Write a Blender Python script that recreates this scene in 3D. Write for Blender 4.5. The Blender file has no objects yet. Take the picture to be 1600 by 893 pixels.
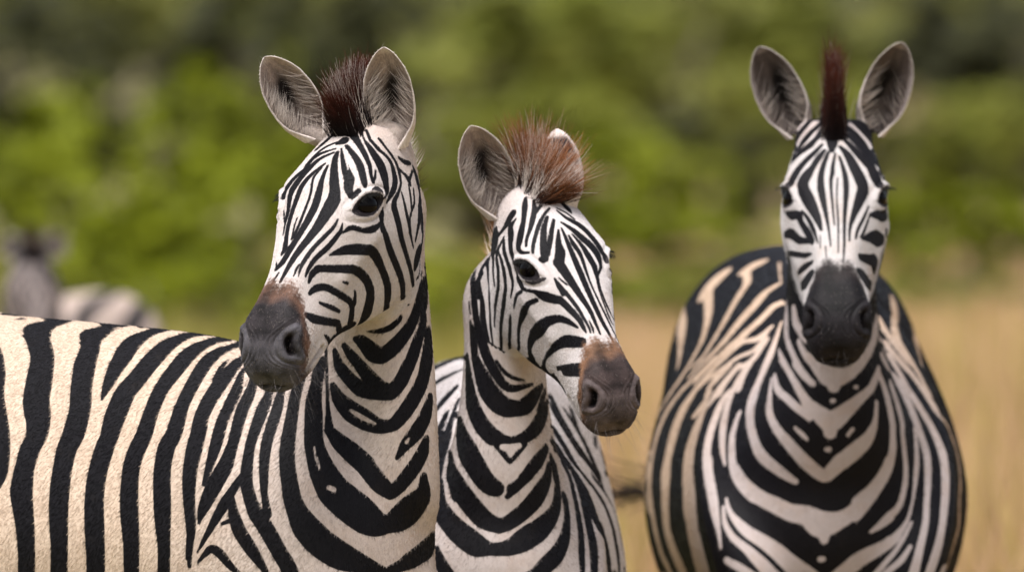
import bpy, math, random
import numpy as np
from mathutils import Vector, Matrix

random.seed(7)
RNG = np.random.default_rng(11)
scene = bpy.context.scene
COL = scene.collection


# ------------------------------------------------------------------ camera
CAM_D, CAM_Z, AIM_Z, LENS, SENSOR = 17.8, 1.75, 1.37, 400.0, 36.0
PITCH = math.atan((CAM_Z - AIM_Z) / CAM_D)
cam_data = bpy.data.cameras.new('camera')
cam = bpy.data.objects.new('camera', cam_data)
COL.objects.link(cam)
cam.location = (0, -CAM_D, CAM_Z)
cam.rotation_euler = (math.pi / 2 - PITCH, 0, 0)
cam_data.lens = LENS
cam_data.sensor_width = SENSOR
cam_data.clip_start = 0.5
cam_data.clip_end = 3000
cam_data.dof.use_dof = True
cam_data.dof.focus_distance = CAM_D - 0.05
cam_data.dof.aperture_fstop = 4.9
scene.camera = cam

# ------------------------------------------------------------------ light: bright overcast day
SUN_EL, SUN_AZ = math.radians(66), math.radians(205)      # compass-like, from +Y clockwise
world = bpy.data.worlds.new('World')
scene.world = world
world.use_nodes = True
wn = world.node_tree.nodes
wl = world.node_tree.links
wn.clear()
sky = wn.new('ShaderNodeTexSky')
sky.sky_type = 'NISHITA'
sky.sun_disc = False
sky.sun_elevation = SUN_EL
sky.sun_rotation = SUN_AZ
sky.dust_density = 4.0
sky.air_density = 1.0
sky.ozone_density = 1.0
bg = wn.new('ShaderNodeBackground')
bg.inputs['Strength'].default_value = 0.052
hs = wn.new('ShaderNodeHueSaturation')
hs.inputs['Saturation'].default_value = 0.5
wo = wn.new('ShaderNodeOutputWorld')
wl.new(sky.outputs['Color'], hs.inputs['Color'])
wl.new(hs.outputs['Color'], bg.inputs['Color'])
wl.new(bg.outputs['Background'], wo.inputs['Surface'])

sun_data = bpy.data.lights.new('sun', 'SUN')
sun_data.energy = 1.5
sun_data.angle = math.radians(28)
sun_data.color = (1.0, 0.97, 0.935)
sun = bpy.data.objects.new('sun', sun_data)
COL.objects.link(sun)
_sd = Vector((math.sin(SUN_AZ) * math.cos(SUN_EL), math.cos(SUN_AZ) * math.cos(SUN_EL), math.sin(SUN_EL)))
sun.rotation_euler = _sd.to_track_quat('Z', 'Y').to_euler()

scene.view_settings.view_transform = 'Standard'
scene.view_settings.look = 'None'
scene.view_settings.gamma = 1.0
scene.view_settings.exposure = 1.97
scene.render.film_transparent = False
scene.cycles.max_bounces = 6
scene.cycles.transparent_max_bounces = 8

# ------------------------------------------------------------------ small helpers
_F = np.array([0, math.cos(PITCH), -math.sin(PITCH)])
_U = np.array([0, math.sin(PITCH), math.cos(PITCH)])
_C = np.array([0, -CAM_D, CAM_Z])
_K = 1600 * LENS / SENSOR

def at(px, py, y):
    """point of the world on the vertical plane Y = y that is seen at photo pixel (px, py)"""
    d = _F + np.array([1.0, 0, 0]) * (px - 800) / _K + _U * (446.5 - py) / _K
    return _C + d * ((y - _C[1]) / d[1])

def nrm(v):
    v = np.asarray(v, float)
    return v / (np.linalg.norm(v, axis=-1, keepdims=True) + 1e-12)

def smooth(a, b, x):
    t = np.clip((x - a) / (b - a), 0, 1)
    return t * t * (3 - 2 * t)

def crom(P, n, ts=None):
    """Catmull-Rom through rows of P, n samples per span (or at parameter values ts)"""
    P = np.asarray(P, float)
    m = len(P)
    if ts is None:
        ts = np.linspace(0, m - 1, n * (m - 1) + 1)
    i = np.clip(np.floor(ts).astype(int), 0, m - 2)
    t = (ts - i).reshape((-1,) + (1,) * (P.ndim - 1))
    p0 = P[np.clip(i - 1, 0, m - 1)]; p1 = P[i]; p2 = P[i + 1]; p3 = P[np.clip(i + 2, 0, m - 1)]
    return 0.5 * (2 * p1 + (p2 - p0) * t + (2 * p0 - 5 * p1 + 4 * p2 - p3) * t * t + (3 * p1 - 3 * p2 + p3 - p0) * t ** 3)

def rings_mesh(R):
    """closed tube from rings R (n, m, 3) with fan caps"""
    n, m, _ = R.shape
    V = np.concatenate([R.reshape(-1, 3), R[0].mean(0)[None], R[-1].mean(0)[None]])
    F = []
    for i in range(n - 1):
        for j in range(m):
            k = (j + 1) % m
            F.append((i * m + j, i * m + k, (i + 1) * m + k, (i + 1) * m + j))
    for j in range(m):
        k = (j + 1) % m
        F.append((n * m, k, j))
        F.append((n * m + 1, (n - 1) * m + j, (n - 1) * m + k))
    return V, F

def tube(stations, seg=8, m=40):
    """stations: (center, lateral vector, up vector, up radius, down radius[, exponent, pear])"""
    S = np.array([np.concatenate([s[0], s[1], s[2], list(s[3:]) if len(s) > 5 else [s[3], s[4], 2.0, 0.0]]) for s in stations], float)
    D = crom(S, seg)
    a = np.linspace(0, 2 * math.pi, m, endpoint=False)
    rings = []
    for d in D:
        c, la, up, ru, rd, ex, pear = d[:3], d[3:6], nrm(d[6:9]), d[9], d[10], d[11], d[12]
        ca, sa = np.cos(a), np.sin(a)
        ca = np.sign(ca) * np.abs(ca) ** (2 / ex); sa = np.sign(sa) * np.abs(sa) ** (2 / ex)
        ca = ca * (1 - pear * np.clip(sa, 0, 1) * 1.6)
        r = np.where(sa > 0, ru, rd)
        rings.append(c + ca[:, None] * la + (sa * r)[:, None] * up)
    return rings_mesh(np.array(rings))

def make_mesh(name, V, F):
    me = bpy.data.meshes.new(name)
    me.from_pydata(np.asarray(V, float).tolist(), [], [tuple(int(q) for q in f) for f in F])
    me.update()
    return me

def fast_mesh(name, V, Q):
    """mesh from an (n,3) array and an (f,k) array of equal-size faces"""
    V = np.ascontiguousarray(V, dtype=np.float32); Q = np.ascontiguousarray(Q, dtype=np.int32)
    me = bpy.data.meshes.new(name)
    k = Q.shape[1]
    me.vertices.add(len(V)); me.vertices.foreach_set('co', V.ravel())
    me.loops.add(Q.size); me.loops.foreach_set('vertex_index', Q.ravel())
    me.polygons.add(len(Q)); me.polygons.foreach_set('loop_start', np.arange(0, Q.size, k, dtype=np.int32))
    me.polygons.foreach_set('loop_total', np.full(len(Q), k, dtype=np.int32))
    me.update(calc_edges=True)
    return me

def link(name, me, mat=None, parent=None, smooth_shade=True):
    o = bpy.data.objects.new(name, me)
    COL.objects.link(o)
    if mat: me.materials.append(mat)
    if smooth_shade and len(me.polygons):
        me.polygons.foreach_set('use_smooth', np.ones(len(me.polygons), dtype=bool))
    if parent is not None:
        o.parent = parent
    return o

def tag(o, label=None, cat=None, group=None, kind=None):
    if label: o['label'] = label
    if cat: o['category'] = cat
    if group: o['group'] = group
    if kind: o['kind'] = kind
    return o

def empty(name, loc, label, cat, group=None):
    o = bpy.data.objects.new(name, None)
    COL.objects.link(o)
    o.location = loc
    o.empty_display_size = 0.1
    return tag(o, label, cat, group)

def attr(me, name, vals, kind='FLOAT'):
    a = me.attributes.new(name, kind, 'POINT')
    if kind == 'FLOAT':
        a.data.foreach_set('value', np.asarray(vals, np.float32).ravel())
    elif kind == 'FLOAT_COLOR':
        v = np.asarray(vals, np.float32)
        if v.shape[1] == 3: v = np.concatenate([v, np.ones((len(v), 1), np.float32)], 1)
        a.data.foreach_set('color', v.ravel())
    elif kind == 'FLOAT_VECTOR':
        a.data.foreach_set('vector', np.asarray(vals, np.float32).ravel())

def voxel_union(parts, size):
    """union of closed tubes, as one continuous skin of quads: returns verts, quads"""
    V = []; F = []; o = 0
    for v, f in parts:
        V.append(v); F += [tuple(q + o for q in ff) for ff in f]; o += len(v)
    me = make_mesh('tmp', np.concatenate(V), F)
    ob = bpy.data.objects.new('tmp', me)
    COL.objects.link(ob)
    mod = ob.modifiers.new('r', 'REMESH')
    mod.mode = 'VOXEL'; mod.voxel_size = size; mod.adaptivity = 0
    dg = bpy.context.evaluated_depsgraph_get()
    ev = ob.evaluated_get(dg)
    m2 = ev.to_mesh()
    v = np.empty(len(m2.vertices) * 3, np.float32); m2.vertices.foreach_get('co', v)
    q = np.empty(len(m2.polygons) * 4, np.int32); m2.polygons.foreach_get('vertices', q)
    e = np.empty(len(m2.edges) * 2, np.int32); m2.edges.foreach_get('vertices', e)
    ev.to_mesh_clear()
    bpy.data.objects.remove(ob); bpy.data.meshes.remove(me)
    return v.reshape(-1, 3).astype(float), q.reshape(-1, 4), e.reshape(-1, 2)

def laplace(V, E, n, w):
    """n smoothing passes, per-vertex strength w (0..1)"""
    N = len(V)
    deg = np.bincount(E.ravel(), minlength=N).astype(float)[:, None]
    for _ in range(n):
        S = np.stack([np.bincount(E[:, 0], V[E[:, 1], k], N) + np.bincount(E[:, 1], V[E[:, 0], k], N) for k in range(3)], 1)
        V = V + w[:, None] * (S / deg - V)
    return V

def vnormals(V, Q):
    n = np.cross(V[Q[:, 2]] - V[Q[:, 0]], V[Q[:, 3]] - V[Q[:, 1]])
    N = np.stack([sum(np.bincount(Q[:, j], n[:, k], len(V)) for j in range(4)) for k in range(3)], 1)
    return nrm(N)

def seg_dist(P, A, B):
    """distance of points P to segment AB and the segment parameter"""
    d = B - A
    L = d @ d + 1e-12
    t = np.clip(((P - A) @ d) / L, 0, 1)
    return np.linalg.norm(P - A - t[:, None] * d, axis=1), t

def stripes_field(P, stripes):
    """signed distance (m) into the dark stripes; stripes: list of (k,4) arrays x,y,z,half width"""
    f = np.full(len(P), -0.03)
    if len(P) == 0: return f
    for S in stripes:
        r = S[:, 3].max() + 0.03
        lo = S[:, :3].min(0) - r; hi = S[:, :3].max(0) + r
        idx = np.nonzero(np.all((P > lo) & (P < hi), axis=1))[0]
        if len(idx) == 0: continue
        p = P[idx]; g = f[idx]
        for a, b in zip(S[:-1], S[1:]):
            d, t = seg_dist(p, a[:3], b[:3])
            g = np.maximum(g, a[3] + t * (b[3] - a[3]) - d)
        f[idx] = g
    return f
# ------------------------------------------------------------------ zebra anatomy
# head profile, centimetres: y along the face (poll = 0), each row the half section (x, z) from the forehead to the jaw
HEAD = [
 (-4.5, [(0,-3.0),(2.2,-3.4),(4.0,-5.0),(4.6,-7.5),(4.2,-10.5),(2.6,-13),(0,-13.6)]),
 (-1.5, [(0,-0.8),(3.0,-1.4),(5.4,-3.8),(6.2,-7.0),(6.0,-11),(3.8,-15.6),(0,-16.5)]),
 (2.5, [(0,0.5),(3.7,-0.1),(6.4,-2.8),(7.2,-6.6),(7.2,-12),(5.0,-18.2),(0,-19.8)]),
 (7, [(0,1.2),(4.1,0.6),(7.2,-1.8),(8.0,-6),(8.3,-13),(6.2,-21),(0,-23.2)]),
 (11.5, [(0,1.5),(4.5,1.1),(8.0,-1.1),(8.8,-5.4),(8.8,-13.6),(6.6,-23.4),(0,-25.6)]),
 (15.5, [(0,1.4),(4.7,0.9),(8.3,-1.5),(9.0,-5.2),(8.9,-13.6),(6.5,-24),(0,-26.4)]),
 (20, [(0,0.9),(4.5,0.3),(7.8,-2.2),(9.0,-6.2),(8.6,-13.2),(6.1,-23.2),(0,-25.8)]),
 (25, [(0,0.1),(3.9,-.5),(6.3,-2.9),(7.8,-7.0),(7.7,-12.8),(5.5,-20.8),(0,-23.2)]),
 (30, [(0,-.6),(3.3,-1.1),(5.2,-3.4),(6.5,-7.2),(6.6,-12),(4.9,-17.8),(0,-19.8)]),
 (35, [(0,-1.2),(2.9,-1.6),(4.5,-3.7),(5.6,-7.2),(5.7,-11.2),(4.4,-15.2),(0,-16.8)]),
 (39.5, [(0,-1.8),(2.9,-2.1),(4.6,-4.0),(5.6,-7.2),(5.4,-11),(4.2,-14.3),(0,-15.6)]),
 (43.5, [(0,-2.6),(3.0,-2.9),(5.2,-4.6),(5.9,-7.8),(5.2,-11),(4.0,-14.1),(0,-15.2)]),
 (46.6, [(0,-3.9),(2.9,-4.3),(4.9,-6.0),(5.5,-8.8),(4.7,-11.6),(3.4,-13.5),(0,-14.4)]),
 (48.8, [(0,-5.8),(2.4,-6.2),(4.0,-7.6),(4.5,-9.5),(3.8,-11.6),(2.6,-12.9),(0,-13.6)]),
 (50.0, [(0,-7.6),(1.5,-7.8),(2.5,-8.6),(2.8,-9.8),(2.4,-11.2),(1.5,-12.1),(0,-12.4)]),
]

def head_tube():
    ys = np.array([h[0] for h in HEAD]); P = np.array([h[1] for h in HEAD])          # (n, 7, 2)
    n = len(ys)
    full = np.concatenate([np.repeat(ys[:, None, None], 7, 1), P], 2)               # y, x, z
    D = crom(full, 8)                                                               # along the face
    rings = []
    for d in D:
        half = crom(d, 8)                                                           # around
        right = half[:, [1, 0, 2]]
        left = half[-2:0:-1, [1, 0, 2]] * np.array([-1, 1, 1])
        rings.append(np.concatenate([right, left]))
    return rings_mesh(np.array(rings))

EYE = np.array([8.1, 16.6, -3.1])
EYE_U = nrm(np.array([-0.42, 0.78, 0.46]))             # along the eye opening, towards the muzzle
EYE_N = nrm(np.array([0.88, 0.22, 0.42]))
EYE_U = nrm(EYE_U - EYE_N * (EYE_U @ EYE_N))
EYE_V = np.cross(EYE_N, EYE_U)
if EYE_V @ np.array([.2, -.6, .6]) < 0: EYE_V = -EYE_V
NOS = np.array([4.3, 45.7, -5.7])
NOS_N = nrm(np.array([.74, .42, .52]))
NOS_T = np.array([.15, .62, -.77]); NOS_T = nrm(NOS_T - NOS_N * (NOS_T @ NOS_N))
NOS_S = np.cross(NOS_N, NOS_T)
def nostril(a):
    """distance (cm) from the nostril slit, a bent comma, measured along the skin; and which side of it"""
    q = a - NOS
    w = q @ NOS_N; u = q @ NOS_T; v = q @ NOS_S
    v = v + .16 * (u - .2) ** 2 - .12
    d = np.hypot(np.maximum(np.abs(u - .05) - 1.05, 0), v)
    return d + np.maximum(np.abs(w) - 2.6, 0) * 3, u, v
MOUTH = np.array([(0, 50.2, -11.0), (2.4, 49.5, -11.2), (4.2, 47.2, -11.6), (5.0, 43.8, -12.0), (5.2, 40.2, -12.4)])

def head_sculpt(c):
    """offsets in cm for head-space points c (|x| side), along their outward normal"""
    a = c * np.array([1, 1, 1.0]); a[:, 0] = np.abs(a[:, 0])
    out = np.zeros(len(a))
    def bump(p, r, h, sc=(1, 1, 1)):
        d2 = (((a - np.array(p)) * np.array(sc)) ** 2).sum(1)
        return h * np.exp(-d2 / (2 * r * r))
    out += bump((8.2, 14.8, -1.6), 1.8, 0.55, (1, .75, 1))        # brow
    out += bump((7.4, 11.0, -2.0), 1.6, -0.35)                     # hollow over the eye
    out += bump((8.2, 12, -13), 4.2, 0.45, (.6, 1, 1))             # cheek muscle
    out += bump((7.0, 24, -12), 2.6, -0.30)                        # in front of the cheek
    d, t = seg_dist(a, np.array([9.2, 19.5, -7.4]), np.array([6.3, 29.5, -7.8]))
    out += 0.42 * np.exp(-d * d / (2 * 1.1 ** 2))                  # facial crest
    out += bump((5.2, 33, -4.6), 2.6, -0.38)                       # beside the nose bone
    out += bump((4.6, 42, -3.6), 1.7, 0.28)                        # over the nostril
    q = a - EYE
    u = q @ EYE_U; v = q @ EYE_V; w = q @ EYE_N
    near = np.exp(-(w / 2.6) ** 2)
    e = (np.abs(u / 2.75) ** 1.55 + np.abs((v + 0.10 * u) / 1.50) ** 1.75) ** .62
    out += near * (-1.0 * (1 - smooth(0.75, 1.05, e)))             # socket
    out += near * 0.30 * np.exp(-((e - 1.34) / 0.24) ** 2) * np.where(v > 0, 1.35, 0.6)   # lids
    out += near * -0.16 * np.exp(-((e - 1.95) / 0.22) ** 2)        # crease round the lids
    # nostril: a comma slit
    d, u, v = nostril(a)
    med = smooth(-.6, .6, -v * np.sign(NOS_S[0]))                # towards the middle of the nose
    out += -1.7 * (1 - smooth(0.22, .95, d)) + np.exp(-((d - 1.55) / 0.55) ** 2) * (.16 + .34 * (1 - med))
    out += -.20 * np.exp(-((d - 2.45) / .28) ** 2) * med
    out += .075 * np.sin(d * 7.5 + 1.2 * np.sin(a[:, 0] * 1.3 + a[:, 2] * .9)) * np.exp(-((d - 3.3) / 1.0) ** 2) * smooth(40, 43, a[:, 1])
    g = np.zeros(len(a)) + 9
    for p, q2 in zip(MOUTH[:-1], MOUTH[1:]):
        g = np.minimum(g, seg_dist(a, p, q2)[0])
    out += -0.75 * np.exp(-(g / 0.36) ** 2) + 0.12 * np.exp(-((g - 1.0) / 0.5) ** 2)
    out += bump((0, 47.5, -14.0), 1.8, 0.25)                       # chin
    return out

def hdg(deg):
    """horizontal unit vector, 0 = towards the camera, positive = towards picture right"""
    r = math.radians(deg)
    return np.array([math.sin(r), -math.cos(r), 0.0])

def body_tube(base, heading, s, rows, bend=0.0, lift=0.0, rear=0.0):
    """barrel: rows of (t behind the chest, z centre, half width, up, down), metres at scale s"""
    st = []
    pos = np.array([base[0], base[1], 0.0]); tp = rows[0][0]
    for t, zc, w, up, dn, ex, pear in rows:
        h = hdg(heading + bend * t)
        pos = pos - h * (t - tp) * s; tp = t
        lat = np.array([-h[1], h[0], 0.0])
        st.append((np.array([pos[0], pos[1], zc * s]), lat * w * s, np.array([0, 0, 1.0]), up * s + lift * smooth(.05, .4, t) + rear * smooth(.4, .85, t), dn * s, ex, pear))
    return tube(st, 8, 48), st

BODY = [(-0.035, .95, .05, .06, .06, 2, 0), (0.0, .945, .135, .16, .14, 2, 0), (.08, .945, .190, .24, .21, 2.1, 0), (.2, .955, .218, .295, .27, 2.2, .04), (.36, .965, .242, .365, .30, 2.1, .10),
        (.55, .965, .268, .38, .335, 2.1, .13), (.78, .97, .282, .385, .345, 2.1, .13), (.98, 1.02, .250, .355, .325, 2.25, .05), (1.13, 1.09, .226, .285, .35, 2.5, 0), (1.26, 1.09, .190, .235, .35, 2.5, 0),
        (1.37, 1.06, .12, .16, .24, 2.3, 0), (1.41, 1.04, .04, .07, .1, 2, 0)]

def leg_tube(pts):
    """pts: (point, fore-aft radius, lateral radius, fore vector)"""
    st = []
    for p, rf, rl, f in pts:
        lat = np.array([-f[1], f[0], 0.0])
        st.append((p, lat * rl, f, rf, rf))
    return tube(st, 6, 24)

def legs(base, heading, s, bend=0.0):
    parts = []
    for hind in (0, 1):
        t = 1.12 if hind else 0.22
        h0 = hdg(heading + bend * t)
        ctr = np.array([base[0], base[1], 0.0]) - hdg(heading + bend * t * .5) * t * s
        lat = np.array([-h0[1], h0[0], 0.0])
        for sd in (-1, 1):
            def q(fwd, side, z): return ctr + h0 * fwd * s + lat * sd * side * s + np.array([0, 0, z * s])
            if not hind:
                L = [(q(.0, .10, .95), .12, .06, h0), (q(.0, .12, .78), .105, .065, h0), (q(-.01, .125, .66), .075, .055, h0), (q(.01, .12, .52), .05, .042, h0),
                     (q(.015, .115, .41), .042, .038, h0), (q(.01, .115, .35), .034, .03, h0), (q(0, .112, .2), .026, .023, h0), (q(.0, .11, .11), .034, .03, h0),
                     (q(.03, .11, .06), .03, .03, h0), (q(.04, .11, .045), .042, .042, h0), (q(.055, .11, .0), .055, .05, h0)]
            else:
                L = [(q(.05, .10, .95), .16, .07, h0), (q(.06, .125, .78), .135, .075, h0), (q(.05, .13, .66), .10, .06, h0), (q(-.05, .125, .54), .06, .042, h0),
                     (q(-.115, .12, .45), .05, .036, h0), (q(-.10, .12, .38), .042, .033, h0), (q(-.085, .115, .22), .028, .025, h0), (q(-.08, .115, .11), .035, .031, h0),
                     (q(-.05, .115, .06), .03, .03, h0), (q(-.04, .115, .045), .042, .042, h0), (q(-.025, .115, .0), .055, .05, h0)]
            parts.append(leg_tube([(p, a * s, b * s, f) for p, a, b, f in L]))
    return parts

def neck_tube(rows, s=1.0):
    """rows: (point, facing angle or vector, lateral radius, front radius, back radius)"""
    st = []
    for p, f, w, fr, bk in rows:
        fv = hdg(f) if np.isscalar(f) else nrm(f)
        lat = nrm(np.cross(fv, np.array([0, 0, 1.0])))
        st.append((np.array(p), lat * w * s, fv, fr * s, bk * s))
    return tube(st, 8, 44)

class Head:
    def __init__(self, R, pos, s):
        self.R = np.array(R); self.pos = np.array(pos, float); self.s = s
        u, _, vt = np.linalg.svd(self.R); self.R = u @ vt
    def w(self, c): return self.pos + (np.asarray(c, float) * .01 * self.s) @ self.R.T
    def c(self, X): return ((X - self.pos) @ self.R) / (.01 * self.s)
    def d(self, v): return np.asarray(v, float) @ self.R.T

# ---- the three grazers at the front: pose only
SPEC = {}
H1 = Head([[-.839, -.367, -.401], [.543, -.575, -.612], [-.005, -.732, .682]], (-.2435, 0.0, 1.631), .933)
H2 = Head([[-.892, .338, .301], [-.443, -.522, -.728], [-.089, -.783, .616]], (.0470, .45, 1.520), .844)
H3 = Head([[-1, -.007, -.011], [.012, -.748, -.664], [-.003, -.664, .748]], (.5404, 1.3, 1.618), .947)
SLIM = [(t, z, w * (.86 if t < .5 else .89 if t < .9 else .95), u - (.025 if t > .9 else 0), d, e, p) for t, z, w, u, d, e, p in BODY]
WITHERS = [(t, z, w, u + {.08: .040, .2: .022}.get(t, 0), d, e, p) for t, z, w, u, d, e, p in BODY]
SPEC['a'] = dict(rows=WITHERS, head=H1, base=at(614, 850, .02), heading=47, scale=1.0, bend=6, chest=.62, lift=-.046, rear=.004,
    neck=[(H1.w((0, -1, -8)), H1.d((0, -.45, -1)), .055, .07, .06), (at(592, 300, .11), -26, .070, .085, .085), (at(590, 420, .13), 18, .075, .10, .115), (at(588, 560, .13), 33, .080, .112, .15),
          (at(580, 690, .13), 38, .092, .120, .23), (at(562, 800, .15), 42, .115, .135, .29), (at(535, 900, .22), 45, .13, .11, .28)])
SPEC['b'] = dict(head=H2, base=at(782, 850, .50), heading=1.2, scale=.90, bend=0, chest=.85, lift=.005, rows=SLIM,
    neck=[(H2.w((0, -1, -8)), H2.d((0, -.45, -1)), .05, .06, .055), (at(790, 430, .58), 10, .060, .075, .075), (at(788, 540, .60), 3, .065, .09, .10), (at(788, 640, .62), 0, .074, .105, .14),
          (at(786, 740, .64), -2, .095, .125, .20), (at(784, 830, .66), -2, .12, .125, .25), (at(784, 920, .74), -2, .13, .09, .25)])
SPEC['c'] = dict(head=H3, base=at(1300, 800, 1.42), heading=1.8, scale=1.008, bend=0, lift=0,
    neck=[(H3.w((0, -1, -8)), H3.d((0, -.45, -1)), .055, .07, .06), (at(1302, 330, 1.45), 0, .068, .085, .085), (at(1299, 460, 1.48), 1, .076, .10, .115), (at(1297, 560, 1.5), 2, .098, .115, .15),
          (at(1293, 670, 1.52), 2, .142, .13, .23), (at(1288, 770, 1.57), 2, .175, .14, .29), (at(1288, 880, 1.66), 2, .19, .10, .28)])

EARS = dict(
    a=[dict(base=at(497, 212, .02), tip=at(414, 90, -.02), face=(.25, -1, -.05), width=.076, side=-1, dark=.15),
       dict(base=at(614, 232, -.01), tip=at(599, 75, -.05), face=(-.20, -1, 0), width=.078, side=-1, dark=.25)],
    b=[dict(base=at(785, 338, .48), tip=at(736, 198, .43), face=(.10, -1, 0), width=.082, side=-1, dark=.2, stub=False),
       dict(base=at(884, 338, .47), tip=at(871, 202, .50), face=(.42, .9, .0), width=.074, side=1, dark=.3)],
    c=[dict(base=at(1246, 212, 1.36), tip=at(1185, 74, 1.34), face=(-.30, -1, -.05), width=.080, side=1, dark=1.05, rim=.45),
       dict(base=at(1364, 210, 1.36), tip=at(1411, 67, 1.34), face=(.30, -1, -.05), width=.080, side=-1, dark=1.05, rim=.45)])
for _k in EARS: SPEC[_k]['ears'] = EARS[_k]

def zebra_skin(sp, size, fine=False):
    H, s = sp['head'], sp['scale']
    hv, hf = head_tube()
    parts = [(H.w(hv), hf)]
    bt, st = body_tube(sp['base'], sp['heading'], s, sp.get('rows', BODY), sp['bend'], sp.get('lift', 0), sp.get('rear', 0))
    parts.append(bt)
    parts.append(neck_tube(sp['neck']))
    parts += legs(sp['base'], sp['heading'], s, sp['bend'])
    hh = hdg(sp['heading']); ll = np.array([-hh[1], hh[0], 0.0]); b0 = np.array([sp['base'][0], sp['base'][1], 0.0])
    kw = sp.get('chest', 1.0)
    for sd in (-1, 1):
        st = []
        for t, lt, z, r in ((.30, .140, 1.16, .045), (.21, .160, 1.06, .066), (.11, .155, .95, .074), (.065, .132, .85, .074), (.09, .12, .76, .065), (.14, .12, .68, .05)):
            c = b0 - hh * t * s + ll * sd * lt * s * kw + np.array([0, 0, z * s])
            st.append((c, ll * r * s * .9, hh, r * s, r * s))
        parts.append(tube(st, 6, 20))
    for sd in (-1, 1):                                     # long muscles either side of the throat
        st = []
        for i, (p, fv, wl, fr, bk) in enumerate(sp['neck'][1:6]):
            fv = hdg(fv); lt = nrm(np.cross(fv, np.array([0, 0, 1.0])))
            st.append((np.array(p) + fv * (fr - .040) + lt * sd * (wl * .36), lt * (.020 + .004 * i), fv, .032 + .002 * i, .03))
        parts.append(tube(st, 6, 16))
    for er in sp.get('ears', []):
        if not er.get('stub', True): continue
        b0 = np.array(er['base'], float); ax = nrm(np.array(er['tip']) - b0)
        sd = np.sign(H.c(b0[None])[0, 0])
        b0 = b0 - nrm(np.array(er['face'], float)) * er.get('sink', .034); p0 = H.w((3.4 * sd, -1.8, -5.0)); q = er['width'] / .08
        st = []
        for t, r in ((0, .040), (.45, .034), (.85, .025), (1.25, .018)):
            c = p0 + (b0 - p0) * min(t, 1) + ax * max(0, t - 1) * .08
            dv = nrm(b0 - p0) if t < .8 else ax
            lt = nrm(np.cross(dv, np.array(er['face'], float)))
            st.append((c, lt * r * q, np.cross(lt, dv), r * q, r * q))
        parts.append(tube(st, 4, 24))
    V, Q, E = voxel_union(parts, size)
    C = H.c(V)
    inhead = smooth(-3, 3, C[:, 1]) * (np.abs(C[:, 0]) < 11) * (C[:, 1] < 56) * smooth(-25, -20, C[:, 2]) 
    hv2 = np.clip(inhead, 0, 1)
    k = int(round((0.0035 / size) ** 2 * 150)) 
    V = laplace(V, E, max(k, 6), 0.65 * (1 - hv2))
    V = laplace(V, E, 4, np.full(len(V), 0.5))
    if fine:
        V, Q, seam = refine(V, Q, head_mask(H.c(V))[Q].all(1))
        E = np.unique(np.sort(np.concatenate([Q[:, [0, 1]], Q[:, [1, 2]], Q[:, [2, 3]], Q[:, [3, 0]]]), 1), axis=0)
    N = vnormals(V, Q)
    C = H.c(V)
    m = (C[:, 1] > -2) & (C[:, 1] < 55) & (np.abs(C[:, 0]) < 12) & (C[:, 2] > -24) & (C[:, 2] < 6)
    off = np.zeros(len(V)); off[m] = head_sculpt(C[m]) * smooth(-2, 4, C[m][:, 1])
    V = V + N * (off * .01 * H.s)[:, None]
    V = laplace(V, E, 1, np.full(len(V), 0.35))
    if fine: V[seam[0]] = V[seam[1]].mean(1)
    return V, Q, E

def refine(V, Q, sel):
    """split the selected quads in four"""
    q = Q[sel]
    e = np.stack([q, np.roll(q, -1, 1)], 2).reshape(-1, 2)
    u, inv, cnt0 = np.unique(np.sort(e, 1), axis=0, return_inverse=True, return_counts=True)
    seam = (np.nonzero(cnt0 == 1)[0] + len(V), u[cnt0 == 1])
    inv = inv.reshape(-1, 4) + len(V)
    ce = len(V) + len(u) + np.arange(len(q))
    V2 = np.concatenate([V, V[u].mean(1), V[q].mean(1)])
    new = [np.stack([q[:, i], inv[:, i], ce, inv[:, i - 1]], 1) for i in range(4)]
    Q2 = np.concatenate([Q[~sel]] + new)
    E2 = np.concatenate([np.stack([n[:, 0], n[:, 1]], 1) for n in new] + [np.stack([n[:, 1], n[:, 2]], 1) for n in new])
    w = np.zeros(len(V2)); w[np.unique(np.concatenate(new))] = .5; w[np.unique(Q[~sel])] = 0
    cnt = np.bincount(E2.ravel(), minlength=len(V2)) > 0
    full = np.concatenate([E2, np.stack([np.arange(len(V2)), np.arange(len(V2))], 1)])
    return laplace(V2, full, 2, w), Q2, seam
def head_mask(C):
    """True where a skin point (head space, cm) belongs to the head rather than the neck"""
    ys = np.array([h[0] for h in HEAD]); zb = np.array([h[1][6][1] for h in HEAD])
    jaw = np.interp(C[:, 1], ys, zb)
    side = np.clip(1 - (np.abs(C[:, 0]) / 9.5) ** 2, 0, 1)
    crown = (C[:, 1] > -5.0) & (C[:, 2] > -7.5 + .5 * np.minimum(C[:, 1], 0))
    return ((C[:, 1] > 1.0) | crown) & (C[:, 1] < 56) & (C[:, 2] > jaw - 1.2) & (np.abs(C[:, 0]) < 12.5) & (C[:, 2] < 6)
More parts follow.
